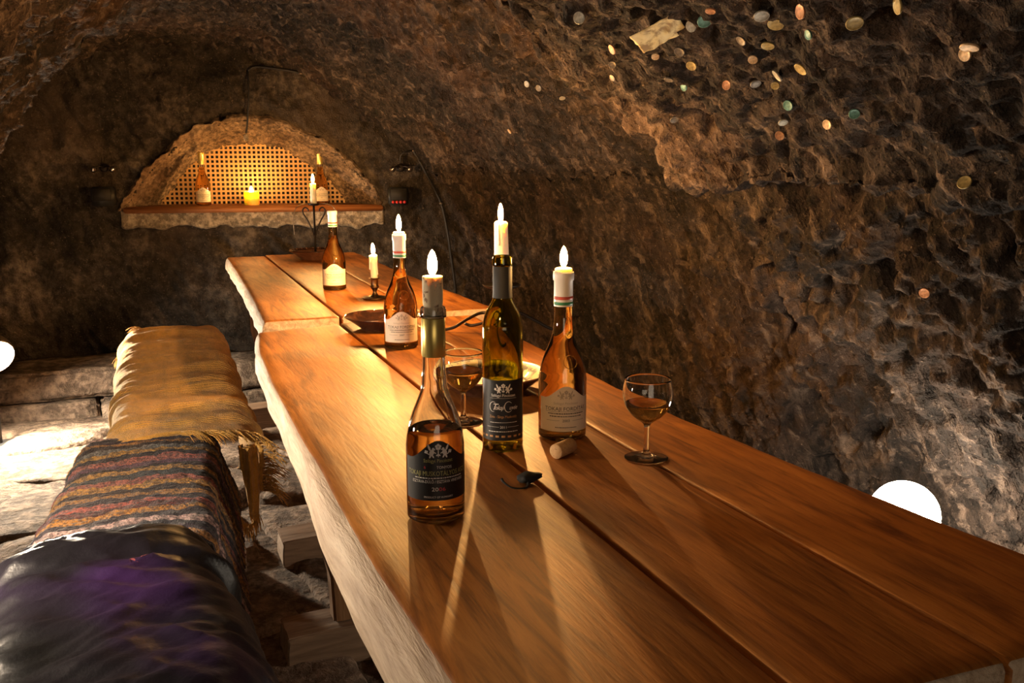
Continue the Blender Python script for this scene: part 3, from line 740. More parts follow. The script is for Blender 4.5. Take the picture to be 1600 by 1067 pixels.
print_mesh('lettering', [shifted(wtext('06', .0072, .0468, Rt, .0086), .0046, Rt)], 'ink_red', lb)
print_mesh('lettering', [shifted(wtext('6', .0056, .0762, Rt), -.0175, Rt)], 'ink_red', lb)
link('neck_foil', lathe('neck_foil', [(.0150, .2135), (.0153, .214), (.01525, .262), (.0149, .2625)], 40), M['gold_foil'], e)
# cork standing in its mouth, burning like a candle
ce = empty('cork_candle', (A[0], A[1], TZ + .2665)); tag(ce, 'pale cork with a burning flame stuck in the black-label bottle', 'candle')
link('cork', lathe('cork', [(0, 0), (.0118, 0), (.0118, .010), (.0128, .016), (.0130, .0475), (.0122, .0490), (0, .0490)], 32), M['cork'], ce)
wick(ce, .049, .008); flame(ce, .050, .032, mat='flame_low')
# the tall dark bottle
E_ = (.543, 1.398, TZ + .0006)
e = empty('wine_bottle', E_, facing(E_[0], E_[1], .03)); tag(e, 'tall dark green wine bottle with black label in the middle of the near table', 'bottle')
g, outer = bottle_glass(BOR, .003, .020, 'green_glass', e)
RE = .0326
lb = link('label', label_mesh('label', RE + .0004, 1.28, .018, .1165, .1165, False), M['black_label'], e); lb['label'] = 'black label with white script and an orange band'
Rt = RE + .0007
print_mesh('crest', [crest_geo(.1000, Rt, .0125)], 'ink_white', lb)
print_mesh('lettering', [wtext('Szilágyi Pincészet', .0064, .0900, Rt, .040), rule(.0872, Rt, -.022, .022, .0003), shifted(wtext('okaji', .0105, .0690, Rt, .0155, shear=.45, spacing=.9), -.0055, Rt), shifted(wtext('uvée', .0100, .0690, Rt, .0145, shear=.45, spacing=.9), .0172, Rt), shifted(wtext('T', .0150, .0685, Rt, shear=.4), -.0155, Rt), bars(.0475, Rt, .044, .0010, 0, 12), rule(.0405, Rt, -.028, -.007, .0004), rule(.0405, Rt, .007, .028, .0004), wtext('2011', .0056, .0385, Rt, .0105), bars(.0325, Rt, .05, .0013, 0, 15)], 'ink_white', lb)
def arc_stroke(cx, cz, rx, rz, a0, a1, w_, R):
    V = []; F = []; n = 22
    for k_ in range(n + 1):
        a = a0 + (a1 - a0) * k_ / n; ww_ = w_ * (.35 + .65 * math.sin(PI * k_ / n))
        V += wrap_geo([(cx + (rx - ww_) * math.cos(a), cz + (rz - ww_) * math.sin(a)), (cx + (rx + ww_) * math.cos(a), cz + (rz + ww_) * math.sin(a))], R)
    for k_ in range(n): F.append((2 * k_, 2 * k_ + 1, 2 * k_ + 3, 2 * k_ + 2))
    return V, F
print_mesh('lettering', [arc_stroke(-.0165, .0735, .0062, .0080, .9, 5.0, .0005, Rt), arc_stroke(.0085, .0735, .0066, .0085, .75, 5.6, .0006, Rt)], 'ink_white', lb)
print_mesh('lettering', [wtext('Zéta - Sárga Muskotály', .0060, .0555, Rt, .046)], 'ink_amber', lb)
print_mesh('orange_band', [rule(.0235, Rt, -.0405, .0405, .0032)], 'ink_amber', lb)
link('neck_foil', lathe('neck_foil', [(.0160, .2435), (.0154, .250), (.0152, .2925), (.0149, .293)], 40), M['capsule_grey'], e)
# bottles with the cream label
tokaji('wine_bottle', (.657, 1.416, TZ + .0006), .040, 'cream-labelled wine bottle with striped white capsule, right of the tall dark bottle', '2003', off=.16, wine='wine')
tokaji('wine_bottle', (.612, 2.268, TZ + .0006), .0415, 'cream-labelled wine bottle with lit capsule, in front of the dark bowl', '2007', off=.05, wine='wine')
tokaji('wine_bottle', (.674, 3.385, TZ + .0006), .041, 'cream-labelled wine bottle with unlit white capsule on the far table', '2007', off=.0, wine='wine')
for (x, y), lab, sd in (((.657, 1.416), 'burning candle end flush in the bottle beside the wine glass', 1), ((.612, 2.268), 'burning candle end flush in the bottle by the dark bowl', 2)):
    ce = empty('candle_end', (x, y, TZ + .2788)); tag(ce, lab, 'candle')
    link('wax', lathe('wax', smooth_prof([(0, 0), (.0125, 0), (.0142, .0015), (.0140, .004), (.0110, .0055), (.004, .0045), (0, .004)], 2), 28), M['wax'], ce)
    wick(ce, .0045, .007); flame(ce, .007, .034 if sd == 1 else .040, mat='flame_low' if sd == 1 else 'flame')
# bottles in the niche
for u, lab, off in ((-.287, 'wine bottle at the left end of the niche shelf', 0), (.325, 'wine bottle at the right end of the niche shelf', .1)):
    p = W(u, .13, .9726); tokaji('wine_bottle', p, .039, lab, '2007', off=off, gold_cap=True, group='bottles on the niche shelf', level=.20, wine='wine_dark')
p = W(-.038, .10, .9724)
pc = empty('pillar_candle', p); tag(pc, 'short yellow pillar candle burning on the niche shelf', 'candle')
link('wax', lathe('wax', smooth_prof([(0, 0), (.036, 0), (.0385, .003), (.039, .03), (.039, .062), (.036, .0705), (.030, .069), (.024, .052), (.008, .044), (0, .044)], 3), 36), M['wax_yellow'], pc)
wick(pc, .045, .012); flame(pc, .050, .050, .0105, mat='flame_niche')

# candlestick on the far table
cs = empty('candlestick', (.750, 3.10, TZ)); tag(cs, 'small dark brass candlestick on the far table', 'candlestick')
link('base', lathe('base', smooth_prof([(0, .0005), (.036, .0005), (.041, .003), (.0415, .006), (.037, .0075), (.020, .009), (.0125, .013), (0, .014)], 3), 40), M['brass'], cs)
link('stem', lathe('stem', smooth_prof([(.0135, .0105), (.009, .017), (.0065, .024), (.0085, .031), (.0125, .036), (.0145, .042), (.0125, .046), (.0118, .055), (.0128, .066), (.0165, .0685), (.0165, .070), (.0115, .0705), (.0113, .060), (0, .0595)], 3), 36), M['brass'], cs)
candle((.750, 3.10, TZ + .0602), .0112, .0128, .086, 'thin white candle burning in the small brass candlestick', .036, True, tiltx=-.03, seed=.4)

# wrought-iron stand in the far bowl
def bowl(loc, R, h, label, glaze='dark_glaze', scallop=0.0, name='bowl', foot=.55):
    b = empty(name, loc); tag(b, label, 'bowl')
    me = lathe('body', smooth_prof([(0, .003), (R * foot * .9, .002), (R * foot, .0005), (R * foot + .004, .004), (R * .82, h * .62), (R * .985, h * .93), (R, h), (R * .97, h * 1.0), (R * .90, h * .84), (R * .62, h * .40), (R * .4, h * .26), (0, h * .22)], 4), 64)
    if scallop:
        for q in me.vertices:
            r = math.hypot(q.co.x, q.co.y)
            if r > R * .85: a = math.atan2(q.co.y, q.co.x); q.co.z += scallop * math.sin(a * 26)
    link('body', me, M[glaze], b)
    return b
bw = bowl((.803, 4.45, TZ + .0005), .118, .042, 'wide scalloped clay bowl around the foot of the iron stand', 'clay', .0022)
link('rim', lathe('rim', smooth_prof([(.1185, .0400), (.1200, .0425), (.1175, .0445), (.111, .0400), (.104, .0360), (.1035, .0350)], 3), 64), M['dark_glaze'], bw)
st = empty('candle_stand', (.803, 4.45, TZ + .0125)); tag(st, 'wrought-iron candle stand with four scrolls in the far clay bowl', 'candle stand')
link('base', lathe('base', [(0, 0), (.030, 0), (.030, .004), (.006, .007), (0, .007)], 24), M['iron'], st)
tube('stem', [(0, 0, .004), (0, 0, .12), (0, 0, .235)], .0048, M['iron'], st, 10, 2)
for k_ in range(4):
    a = math.radians(-12) + k_ * PI / 2; c_, s_ = math.cos(a), math.sin(a)
    pr = [(.004, .10), (.012, .125), (.030, .165), (.047, .195), (.050, .213), (.040, .224), (.028, .219), (.0245, .208)]
    tube('scroll', [(r_ * c_, r_ * s_, z_) for r_, z_ in pr], .0034, M['iron'], st, 8, 5)
link('drip_pan', lathe('drip_pan', smooth_prof([(0, .233), (.018, .233), (.026, .238), (.0275, .243), (.0255, .242), (.017, .2375), (0, .237)], 3), 32), M['iron'], st)
for sg in (-1, 1):
    tube('wire_arm', [(0, 0, .238), (sg * .045, -.015, .242), (sg * .085, -.03, .225), (sg * .10, -.034, .175), (sg * .098, -.034, .105)], .0017, M['iron_light'], st, 6, 6)
candle((.803, 4.45, TZ + .2502), .0145, .0135, .095, 'white candle burning on the wrought-iron stand', .04, True, seed=1.1)

# dark glazed bowl behind the cream-labelled bottle
bowl((.635, 2.543, TZ + .0005), .105, .036, 'shallow dark glazed bowl where the two tables meet', 'dark_glaze')
# patterned plate
pl = empty('plate', (.656, 1.765, TZ + .0005)); tag(pl, 'yellow and black patterned ceramic plate behind the tall dark bottle', 'plate')
link('body', lathe('body', smooth_prof([(0, .003), (.060, .002), (.070, .0005), (.074, .003), (.098, .022), (.116, .034), (.1175, .0365), (.115, .038)], 4), 72), M['dark_glaze'], pl)
link('painted_face', lathe('painted_face', smooth_prof([(.1152, .0380), (.111, .0378), (.095, .0305), (.080, .018), (.068, .012), (0, .0105)], 4), 72), M['plate_glaze'], pl)
link('rim', lathe('rim', [(.1168, .0360), (.1182, .0375), (.1165, .0395), (.1130, .0390), (.1125, .0380)], 72), M['clay'], pl)
# wine glasses
def wine_glass(loc, label, level, rot=0.0, H=.127):
    g = empty('wine_glass', loc, rot); tag(g, label, 'glass')
    outp = smooth_prof([(0, .0), (.030, .0), (.0335, .0008), (.0335, .0018), (.028, .0032), (.014, .0058), (.0062, .010), (.0046, .018), (.0044, .045), (.0050, .053), (.0095, .0585), (.0225, .068), (.0335, .082), (.0385, .098), (.0378, .112), (.0352, H - .0008), (.0348, H)], 4)
    inp = smooth_prof([(.0342, H - .0004), (.0368, .112), (.0374, .098), (.0324, .083), (.0212, .0695), (.009, .0615), (0, .0605)], 4)
    outp[0] = (0, 0); inp[-1] = (0, .0605)
    link('glass', lathe('glass', outp + inp, 48), M['clear_glass'], g)
    ip = sorted([(r + .0002, z) for r, z in inp if z < level], key=lambda q: q[1])
    rl = np.interp(level, [z for r, z in inp[::-1]], [r for r, z in inp[::-1]]) + .0002
    link('wine', lathe('wine', [(0, .0603)] + [q for q in ip if q[0] > .001] + [(rl, level), (rl - .0015, level - .0003), (0, level - .0004)], 48), M['wine'], g)
    return g
wine_glass((.727, 1.255, TZ + .0006), 'wine glass a third full, alone near the right table edge', .088)
wine_glass((.530, 1.556, TZ + .0006), 'wine glass partly hidden between the two black-labelled bottles', .094)
# iron holder and thick candle behind the tall dark bottle
ih = empty('candle_holder', (.880, 2.27, TZ + .0005)); tag(ih, 'wrought-iron candle holder with curved legs behind the tall dark bottle', 'candle holder')
tube('stem', [(0, 0, .03), (0, 0, .08), (0, 0, .135)], .006, M['iron'], ih, 10, 2)
link('drip_pan', lathe('drip_pan', smooth_prof([(0, .132), (.030, .132), (.046, .138), (.049, .143), (.046, .141), (.030, .1365), (0, .136)], 3), 36), M['iron'], ih)
for pts in ([(0, 0, .05), (-.035, .035, .066), (-.06, .085, .045), (-.085, .13, .016), (-.11, .165, .004), (-.128, .178, .0045), (-.14, .172, .010)],
            [(0, 0, .05), (.02, .045, .068), (.04, .10, .05), (.02, .16, .02), (-.01, .20, .0045), (-.03, .205, .010)],
            [(0, 0, .05), (-.03, -.03, .066), (-.055, -.06, .04), (-.05, -.09, .012), (-.035, -.105, .0045), (-.02, -.108, .010)],
            [(0, 0, .05), (.04, .01, .068), (.09, .0, .045), (.135, -.01, .020), (.165, -.015, .024), (.172, -.014, .034)]):
    tube('leg', pts, .0042, M['iron'], ih, 8, 6)
candle((.880, 2.27, TZ + .1372), .0185, .0172, .162, 'thick candle burning above the mouth of the tall dark bottle', .046, True, tiltx=.02, seed=2.0, top_noise=.004, fmat='flame_high')

# cork lying on its side and a dried vine stalk
ck = empty('cork', (.613, 1.315, TZ + .0122), math.radians(32)); tag(ck, 'loose cork lying in front of the cream-labelled bottle', 'cork')
me = lathe('body', [(0, -.022), (.0110, -.022), (.0118, -.021), (.0118, .021), (.0110, .022), (0, .022)], 28); me.transform(Matrix.Rotation(PI / 2, 4, 'Y'))
link('body', me, M['cork_tan'], ck)
vs = empty('vine_stalk', (.511, 1.216, TZ)); tag(vs, 'black dried stalk with a curled tendril lying on the plank seam', 'stalk')
bm = bmesh.new(); bmesh.ops.create_icosphere(bm, subdivisions=3, radius=1)
Pq = np.array([q.co[:] for q in bm.verts]); dd = 1 + .22 * fbm(Pq * 1.6, 3)
for q, s_ in zip(bm.verts, dd):
    c_ = q.co * s_; sp = max(0, c_.x - .6); q.co = (c_.x * .0155 + sp * .016, c_.y * .012, .0088 + c_.z * .0082 + sp * .006)
me = bpy.data.meshes.new('knot'); bm.to_mesh(me); bm.free(); link('knot', me, M['char'], vs)
tube('tendril', [(.0, -.004, .006), (-.010, -.020, .0025), (-.022, -.024, .003), (-.034, -.020, .005), (-.041, -.010, .010), (-.042, -.004, .013)], [.0022, .0018, .0013, .0013, .0016, .0022], M['char'], vs, 8, 6)

# ------------------------------------------------------------------ bench and what lies on it
def bx(y): return -.15 + .066 * y           # centre line of the bench
be = empty('bench', (0, 2.7, 0)); tag(be, 'low wooden bench running along the left side of the tables, covered with textiles', 'bench')
V = []
for y in (.75, 4.62):
    for dx, z in ((-.13, .395), (.13, .395), (.13, .44), (-.13, .44)): V.append((bx(y) + dx, y - 2.7, z))
bm = bmesh.new(); vv = [bm.verts.new(q) for q in V]
for q in ((0, 3, 2, 1), (4, 5, 6, 7), (0, 1, 5, 4), (1, 2, 6, 5), (2, 3, 7, 6), (3, 0, 4, 7)): bm.faces.new([vv[i] for i in q])
bmesh.ops.recalc_face_normals(bm, faces=bm.faces); bmesh.ops.bevel(bm, geom=bm.edges[:], offset=.006, segments=2, affect='EDGES')
me = bpy.data.meshes.new('seat'); bm.to_mesh(me); bm.free(); link('seat', me, M['leg_wood'], be, smooth=False)
for y in (1.15, 2.80, 4.3):
    o = rbox('foot', bx(y) - .19, bx(y) + .19 if y != 2.8 else .262, y - .035, y + .035, .0, .095, M['foot_wood'], None, .008); o.data.transform(Matrix.Translation((0, -2.7, 0))); o.parent = be
    o = rbox('leg', bx(y) - .09, bx(y) + .09, y - .022, y + .022, .09, .396, M['leg_wood'], None, .004); o.data.transform(Matrix.Translation((0, -2.7, 0))); o.parent = be

def drape(name, y0, y1, cxf, hwf, ztf, r, dl, dr, disp, mat, parent, ds=.008, thick=.012, dlf=None, drf=None, skew=0.0, flare=0.0):
    """cloth lying over the bench: flat across the top, round over both sides, hanging to dl / dr"""
    nv = int((y1 - y0) / ds) + 1; v = np.linspace(0, 1, nv)
    hw0 = hwf(.5); half = hw0 - r + PI * r / 2
    sl, sr = half + dl, half + dr
    ns = int((sl + sr) / ds) + 1; s01 = np.linspace(0, 1, ns)
    S = np.zeros((nv, ns)); 
    YV = y0 + (y1 - y0) * v
    P_ = np.zeros((nv, ns, 3)); Nrm = np.zeros((nv, ns, 3))
    for i in range(nv):
        hw = hwf(v[i]); hf = hw - r + PI * r / 2
        l = -(hf + dl * (dlf(v[i]) if dlf else 1)); rr_ = hf + dr * (drf(v[i]) if drf else 1)
        s = l + (rr_ - l) * s01; S[i] = s; a = np.abs(s); sg = np.sign(s)
        fl = hw - r
        th = np.clip((a - fl) / r, 0, PI / 2); ex = np.clip(a - fl - PI * r / 2, 0, None)
        x = sg * (np.minimum(a, fl) + r * np.sin(th) + flare * ex); z = -r * (1 - np.cos(th)) - ex
        P_[i] = np.stack([cxf(YV[i]) + x, np.full(ns, YV[i]) + skew * x, ztf(v[i]) + z], -1)
        Nrm[i] = np.stack([sg * np.sin(th), np.zeros(ns), np.cos(th)], -1)
    d_ = disp(S.ravel(), np.repeat(YV[:, None], ns, 1).ravel(), np.repeat(v[:, None], ns, 1).ravel()).reshape(nv, ns)
    P_ = P_ + Nrm * d_[..., None]
    me = grid_mesh(name, P_, flip=True)
    o = link(name, me, M[mat], parent)
    md = o.modifiers.new('thickness', 'SOLIDIFY'); md.thickness = thick; md.offset = -1
    return o, P_, S, YV, Nrm
def nz(*a): return np.stack([np.asarray(q, float) for q in a], 1)
# yellow blanket
yb = empty('wool_blanket', (0, 0, 0)); tag(yb, 'mustard yellow fringed wool blanket draped over the far part of the bench', 'blanket')
folds = [(2.74, .012, .02), (2.92, .010, .018), (3.14, .016, .02), (3.22, .012, .015), (3.44, .008, .02), (3.66, .011, .022), (3.95, .012, .03), (4.2, .014, .03), (4.36, .010, .02)]
def yd(s, y, v):
    d = fbm(nz(s * 3, y * 5, y * 0), 3) * .012 + fbm(nz(s * 14, y * 30, y * 0 + 3), 2) * .005 + .006 * (1 - np.abs(pn(nz(s * 4, y * 14 + s * 2, y * 0 + 21))) * 2.5)
    for yc, am, wd in folds:
        yq = y - yc - .10 * s - .03 * pn(nz(s * 5, s * 0 + yc * 9, s * 0)); d = d + 2.1 * am * np.exp(-(yq / wd) ** 2) * (.55 + .6 * pn(nz(s * 4, s * 0 + yc * 3, s * 0 + 2)))
    d += .022 * np.exp(-((v) / .06) ** 2) * .6
    return d + .018 * np.cos(np.clip(np.abs(s) / .3, 0, 1) * PI / 2)
o, PY, SY, YVY, NY_ = drape('cover', 2.63, 4.50, lambda y: np.interp(y, [2.6, 3.4, 4.5], [.105, .125, .165]), lambda v: .185 + .01 * v, lambda v: .462 + .02 * math.sin(v * PI), .055, .03, .10, yd, 'wool_yellow', yb, .0085, .012, lambda v: .8 + .3 * math.sin(v * 5), lambda v: 1.0 + .15 * math.sin(v * 7))
def strands(name, roots, mat, parent, L=.07, r=.0016):
    geo = []
    for (p, dr) in roots:
        rd = random.Random(int(p[0] * 9e5) ^ int(p[1] * 7e5)); d0 = Vector(dr).normalized(); q = Vector(p); pts = [q.copy()]; l = L * rd.uniform(.6, 1.2)
        j = Vector((rd.uniform(-.35, .35), rd.uniform(-.35, .35), rd.uniform(-.1, .2)))
        for k_ in range(4):
            d1 = (d0 + j + Vector((0, 0, -.32 * k_))).normalized(); q = q + d1 * l / 4; pts.append(q.copy())
        geo.append(tube_geo(pts, [r, r, r * .9, r * .8, r * .4], 4))
    V_, F_ = join_geo(geo); o_ = link(name, mesh(name, V_, F_), M[mat], parent); o_['kind'] = 'stuff'; return o_
roots = []
ns_ = PY.shape[1]
for k_ in range(int(ns_ * .42), ns_, 1):
    for t in range(4): roots.append((tuple(PY[0, k_] + np.array([0, random.uniform(-.004, .006), 0])), (.25 + .5 * (k_ / ns_), -.55, .12)))
for i in range(0, int(PY.shape[0] * .10)):
    for t in range(5): roots.append((tuple(PY[i, -1]), (.7, -.3, -.1)))
strands('fringe', roots, 'wool_yellow', yb, .075)
roots = [(tuple(PY[-1 - i, int(ns_ * .20) - 0]), (-.8, -.15, .25)) for i in range(0, 20) for t in range(3)]
roots += [(tuple(PY[-1 - i, 0]), (-.5, 0, -.5)) for i in range(0, 30) for t in range(2)]
strands('fringe', roots, 'wool_yellow', yb, .06)
# the folded tail hanging down from its corner
rows = []
for t in np.linspace(0, 1, 34):                     # a doubled strip, folded once at the bottom
    pts = []
    for q in np.linspace(-1, 1, 29):
        wd = .025 * (1 - .3 * t ** 3) ; fold = .014 * math.cos(q * PI * .9) + .004 * math.cos(q * 7 + t * 3)
        x = .268 + .010 * t + q * wd; y = 2.63 - fold - .012 * math.sin(t * 3); z = .44 - .235 * t * (1 - .42 * abs(q) ** 2.2) + .004 * math.sin(t * 22 + q * 4)
        pts.append((x, y, z))
    rows.append(pts)
o = link('hanging_fold', grid_mesh('hanging_fold', np.array(rows)), M['wool_yellow'], yb); md = o.modifiers.new('t', 'SOLIDIFY'); md.thickness = .02
strands('fringe', [((.262 + .036 * q, 2.618 - .006 * math.cos(q * 2), .222 + .05 * abs(q) ** 2.2), (q * .3, -.1, -1)) for q in np.linspace(-.7, .7, 40)], 'wool_yellow', yb, .045)
# striped rag rug
rr = empty('rag_rug', (0, 0, 0)); tag(rr, 'striped multicoloured rag rug folded on the bench between blanket and dark cover', 'rug')
def rd_(s, y, v):
    return .0052 * np.sin(y / .0135 * 2 * PI + 1.5 * pn(nz(s * 6, y * 3, y * 0))) + fbm(nz(s * 4, y * 7, y * 0), 3) * .010 + fbm(nz(s * 60, y * 60, y * 0), 2) * .004 + .012 * np.cos(np.clip(np.abs(s) / .2, 0, 1) * PI / 2)
o, PR, SR, YVR, _n = drape('weave', 1.93, 2.67, lambda y: np.interp(y, [1.9, 2.67], [-.062, .022]), lambda v: .180 - .006 * v, lambda v: .468 + .012 * v, .05, .04, .145, rd_, 'rag_rug', rr, .0045, .014, None, lambda v: 1.35 - .35 * v, skew=-.10, flare=.30)
roots = [(tuple(PR[i, 0] + RNG.normal(0, .003, 3)), (-.8, 0, -.1)) for i in range(0, PR.shape[0], 2)]
strands('fringe', roots, 'rag_rug', rr, .022, .0013)
# dark padded cover nearest the camera
jc = empty('padded_cover', (0, 0, 0)); tag(jc, 'dark crumpled nylon cover with purple sheen put into its colour on the near end of the bench', 'cover')
def jd(s, y, v):
    wq = pn(nz(s * 3 + 5, y * 3, y * 0)) * .35
    r1 = 1 - np.abs(pn(nz(s * 3.2 + wq, y * 8 - s * 3 + wq, y * 0))) * 2.2; r2 = 1 - np.abs(pn(nz(s * 7 + 3, y * 15 + s * 6 + wq * 2, y * 0 + 4))) * 2.2
    e_ = sst(0, .10, 1 - v)
    r3 = 1 - np.abs(pn(nz(s * 9 + wq * 3, y * 30 - s * 22, y * 0 + 14))) * 2.4
    d = .012 * np.clip(r1, -.6, 1) + .0075 * np.clip(r2, -.6, 1) + .0030 * np.clip(r3, -.4, 1) + fbm(nz(s * 2.4, y * 3, y * 0 + 8), 3) * .014
    d += .012 * np.exp(-((y - 1.80) / .05) ** 2) - .010 * np.exp(-((y - 1.735) / .02) ** 2)
    return d * e_ + .030 * np.cos(np.clip(np.abs(s) / .3, 0, 1) * PI / 2) * sst(0, .12, 1 - v) - .02 * (1 - sst(0, .06, 1 - v))
o, PJ, SJ, YVJ, NJ = drape('shell_fabric', .80, 1.985, lambda y: np.interp(y, [.8, 1.3, 1.6, 2.0], [-.06, -.055, -.065, -.085]), lambda v: .212 - .022 * v, lambda v: .490 + .006 * (1 - v), .10, .20, .22, jd, 'nylon', jc, .0065, .012, skew=-.06)
# faint red printed letters on it
def jpos(s, y):
    i = int(np.clip(np.searchsorted(YVJ, y), 0, len(YVJ) - 1)); j = int(np.clip(np.searchsorted(SJ[i], s), 0, SJ.shape[1] - 1)); return PJ[i, j] + NJ[i, j] * .0012
tv, tf = text_geo('KP', .030)
link('lettering', mesh('lettering', [tuple(jpos(.045 + x, 1.685 + y * 1.8)) for x, y in tv], tf), plain('faint_red', (.22, .05, .06), .6), jc, smooth=False)

# ------------------------------------------------------------------ lamps
def globe_lamp(loc, r, zfloor, label, mat='globe', aim=None, half=80):
    g = empty('globe_lamp', (loc[0], loc[1], zfloor)); tag(g, label, 'lamp')
    h = loc[2] - zfloor
    o_ = link('globe', lathe('globe', [(0, -r)] + [(r * math.cos(a), r * math.sin(a)) for a in np.linspace(-1.45, 1.45, 22)] + [(0, r)], 36), M[mat], g, loc=(0, 0, h)); o_['label'] = 'glowing white globe'
    link('socket', lathe('socket', [(0, -r - .045), (.018, -r - .045), (.022, -r - .03), (.024, -r - .002), (.018, -r + .004), (0, -r + .004)], 24), M['black_plastic'], g, loc=(0, 0, h))
    if aim:
        rs = r * 1.32; end = PI - math.radians(half)
        me_ = lathe('shade', [(0, rs)] + [(rs * math.sin(a), rs * math.cos(a)) for a in np.linspace(.06, end, 26)] + [((rs - .004) * math.sin(a), (rs - .004) * math.cos(a)) for a in np.linspace(end, .06, 26)] + [(0, rs - .004)], 40)
        sh_ = link('shade', me_, M['iron_light'], g, loc=(0, 0, h)); sh_.rotation_euler = (-Vector(aim)).to_track_quat('Z', 'Y').to_euler()
    tube('pole', [(0, 0, .012), (0, 0, (h - r - .04) / 2), (0, 0, h - r - .04)], .008, M['iron'], g, 10, 2)
    link('base', lathe('base', [(0, 0), (.085, 0), (.088, .006), (.08, .012), (.02, .018), (0, .018)], 32), M['black_plastic'], g)
    return g
globe_lamp((1.56, 1.555, .440), .076, 0.0, 'glaring white globe lamp behind the right edge of the near table')
globe_lamp((-.565, 4.50, .405), .066, .0, 'glaring white globe lamp at the left edge by the stone step', 'globe_strong', (.40, -.80, -.45), 72)
globe_lamp((-.82, 1.75, .92), .065, .0, 'white globe lamp with added hood on a pole left of the bench', 'globe_mid', (.72, 0, -.69), 44)  # unseen lamp inferred from light on the left; hood added to keep walls dark

# ------------------------------------------------------------------ fittings on the back wall
for u, z, lab in ((-.737, 1.171, 'small twin-spot wall fitting left of the niche'), (.744, 1.168, 'small twin-spot wall fitting right of the niche')):
    f_ = empty('wall_fitting', W(u, -.03, z), -AL); tag(f_, lab, 'wall lamp')
    link('plate', lathe('plate', [(0, 0), (.022, 0), (.022, .012), (.012, .018), (0, .018)], 20), M['iron'], f_).rotation_euler = (PI / 2, 0, 0)
    for sg in (-1, 1):
        tube('arm', [(0, -.012, 0), (sg * .02, -.03, .008), (sg * .042, -.04, 0)], .004, M['iron'], f_, 8, 4)
        bm = bmesh.new(); bmesh.ops.create_uvsphere(bm, u_segments=16, v_segments=10, radius=.017); me = bpy.data.meshes.new('bulb'); bm.to_mesh(me); bm.free()
        link('bulb', me, M['chrome'], f_, loc=(sg * .045, -.042, -.006))
for u, z, lab, red in ((-.747, 1.03, 'black box mounted on the wall left of the niche', False), (.725, 1.02, 'black box with red lamps on the wall right of the niche', True)):
    b_ = empty('wall_box', W(u, -.045, z), -AL); tag(b_, lab, 'box')
    rbox('housing', -.052, .052, -.05, .05, -.047, .047, M['black_plastic'], b_, .008)
    rbox('front_cover', -.044, .044, -.054, -.048, -.020, .040, M['char'], b_, .003)
    if red:
        for k_ in range(4): link('red_lamp', lathe('red_lamp', [(0, 0), (.008, 0), (.008, .004), (.005, .008), (0, .009)], 14), M['red_dot'], b_, loc=(-.03 + .02 * k_, -.052, -.030)).rotation_euler = (PI / 2, 0, 0)
cab = [(-.02, 1.657), (.022, 1.677), (.13, 1.665), (.244, 1.646), (.36, 1.60), (.469, 1.569), (.58, 1.52), (.667, 1.49), (.74, 1.38), (.814, 1.259), (.86, 1.18), (.898, 1.107), (.965, .976), (.995, .83), (1.014, .689), (1.035, .511), (1.04, .3)]
def surf_w(u, z):
    i = int(np.clip(round((u + 1.75) / .0125), 0, len(uu) - 1)); j = int(np.clip(round((z + .02) / .0125), 0, len(zz) - 1)); return -d[i, j] + .01
cb = empty('power_cable', W(0, 0, 0), -AL); tag(cb, 'black cable looping over the back wall right of the niche', 'cable')
tube('wire', [(u, surf_w(u, z) - .012, z) for u, z in cab], .0065, M['cable_black'], cb, 8, 4)
for u, z in ((.244, 1.646), (.667, 1.49), (.814, 1.259), (.965, .976)): link('clip', lathe('clip', [(0, -.006), (.011, -.006), (.012, 0), (.011, .006), (0, .006)], 12), M['iron_light'], cb, loc=(u, surf_w(u, z) - .014, z))
tube('branch_wire', [(.814, surf_w(.81, 1.26) - .014, 1.259), (.77, -.05, 1.25), (.744, -.05, 1.23), (.744, -.045, 1.19)], .005, M['cable_black'], cb, 8, 4)
dc = empty('drop_cable', W(0, 0, 0), -AL); tag(dc, 'thin black cable hanging from above to the crown of the niche', 'cable')
tube('wire', [(-.02, surf_w(-.02, 1.65) - .012, 1.655), (-.018, -.03, 1.55), (-.028, -.035, 1.44), (-.035, -.03, 1.38), (-.043, -.02, 1.345)], .005, M['cable_black'], dc, 8, 5)
link('lamp_holder', lathe('lamp_holder', [(0, -.03), (.010, -.03), (.013, -.015), (.011, .0), (.006, .006), (0, .006)], 16), M['plaster'], dc, loc=(-.045, .0, 1.335))

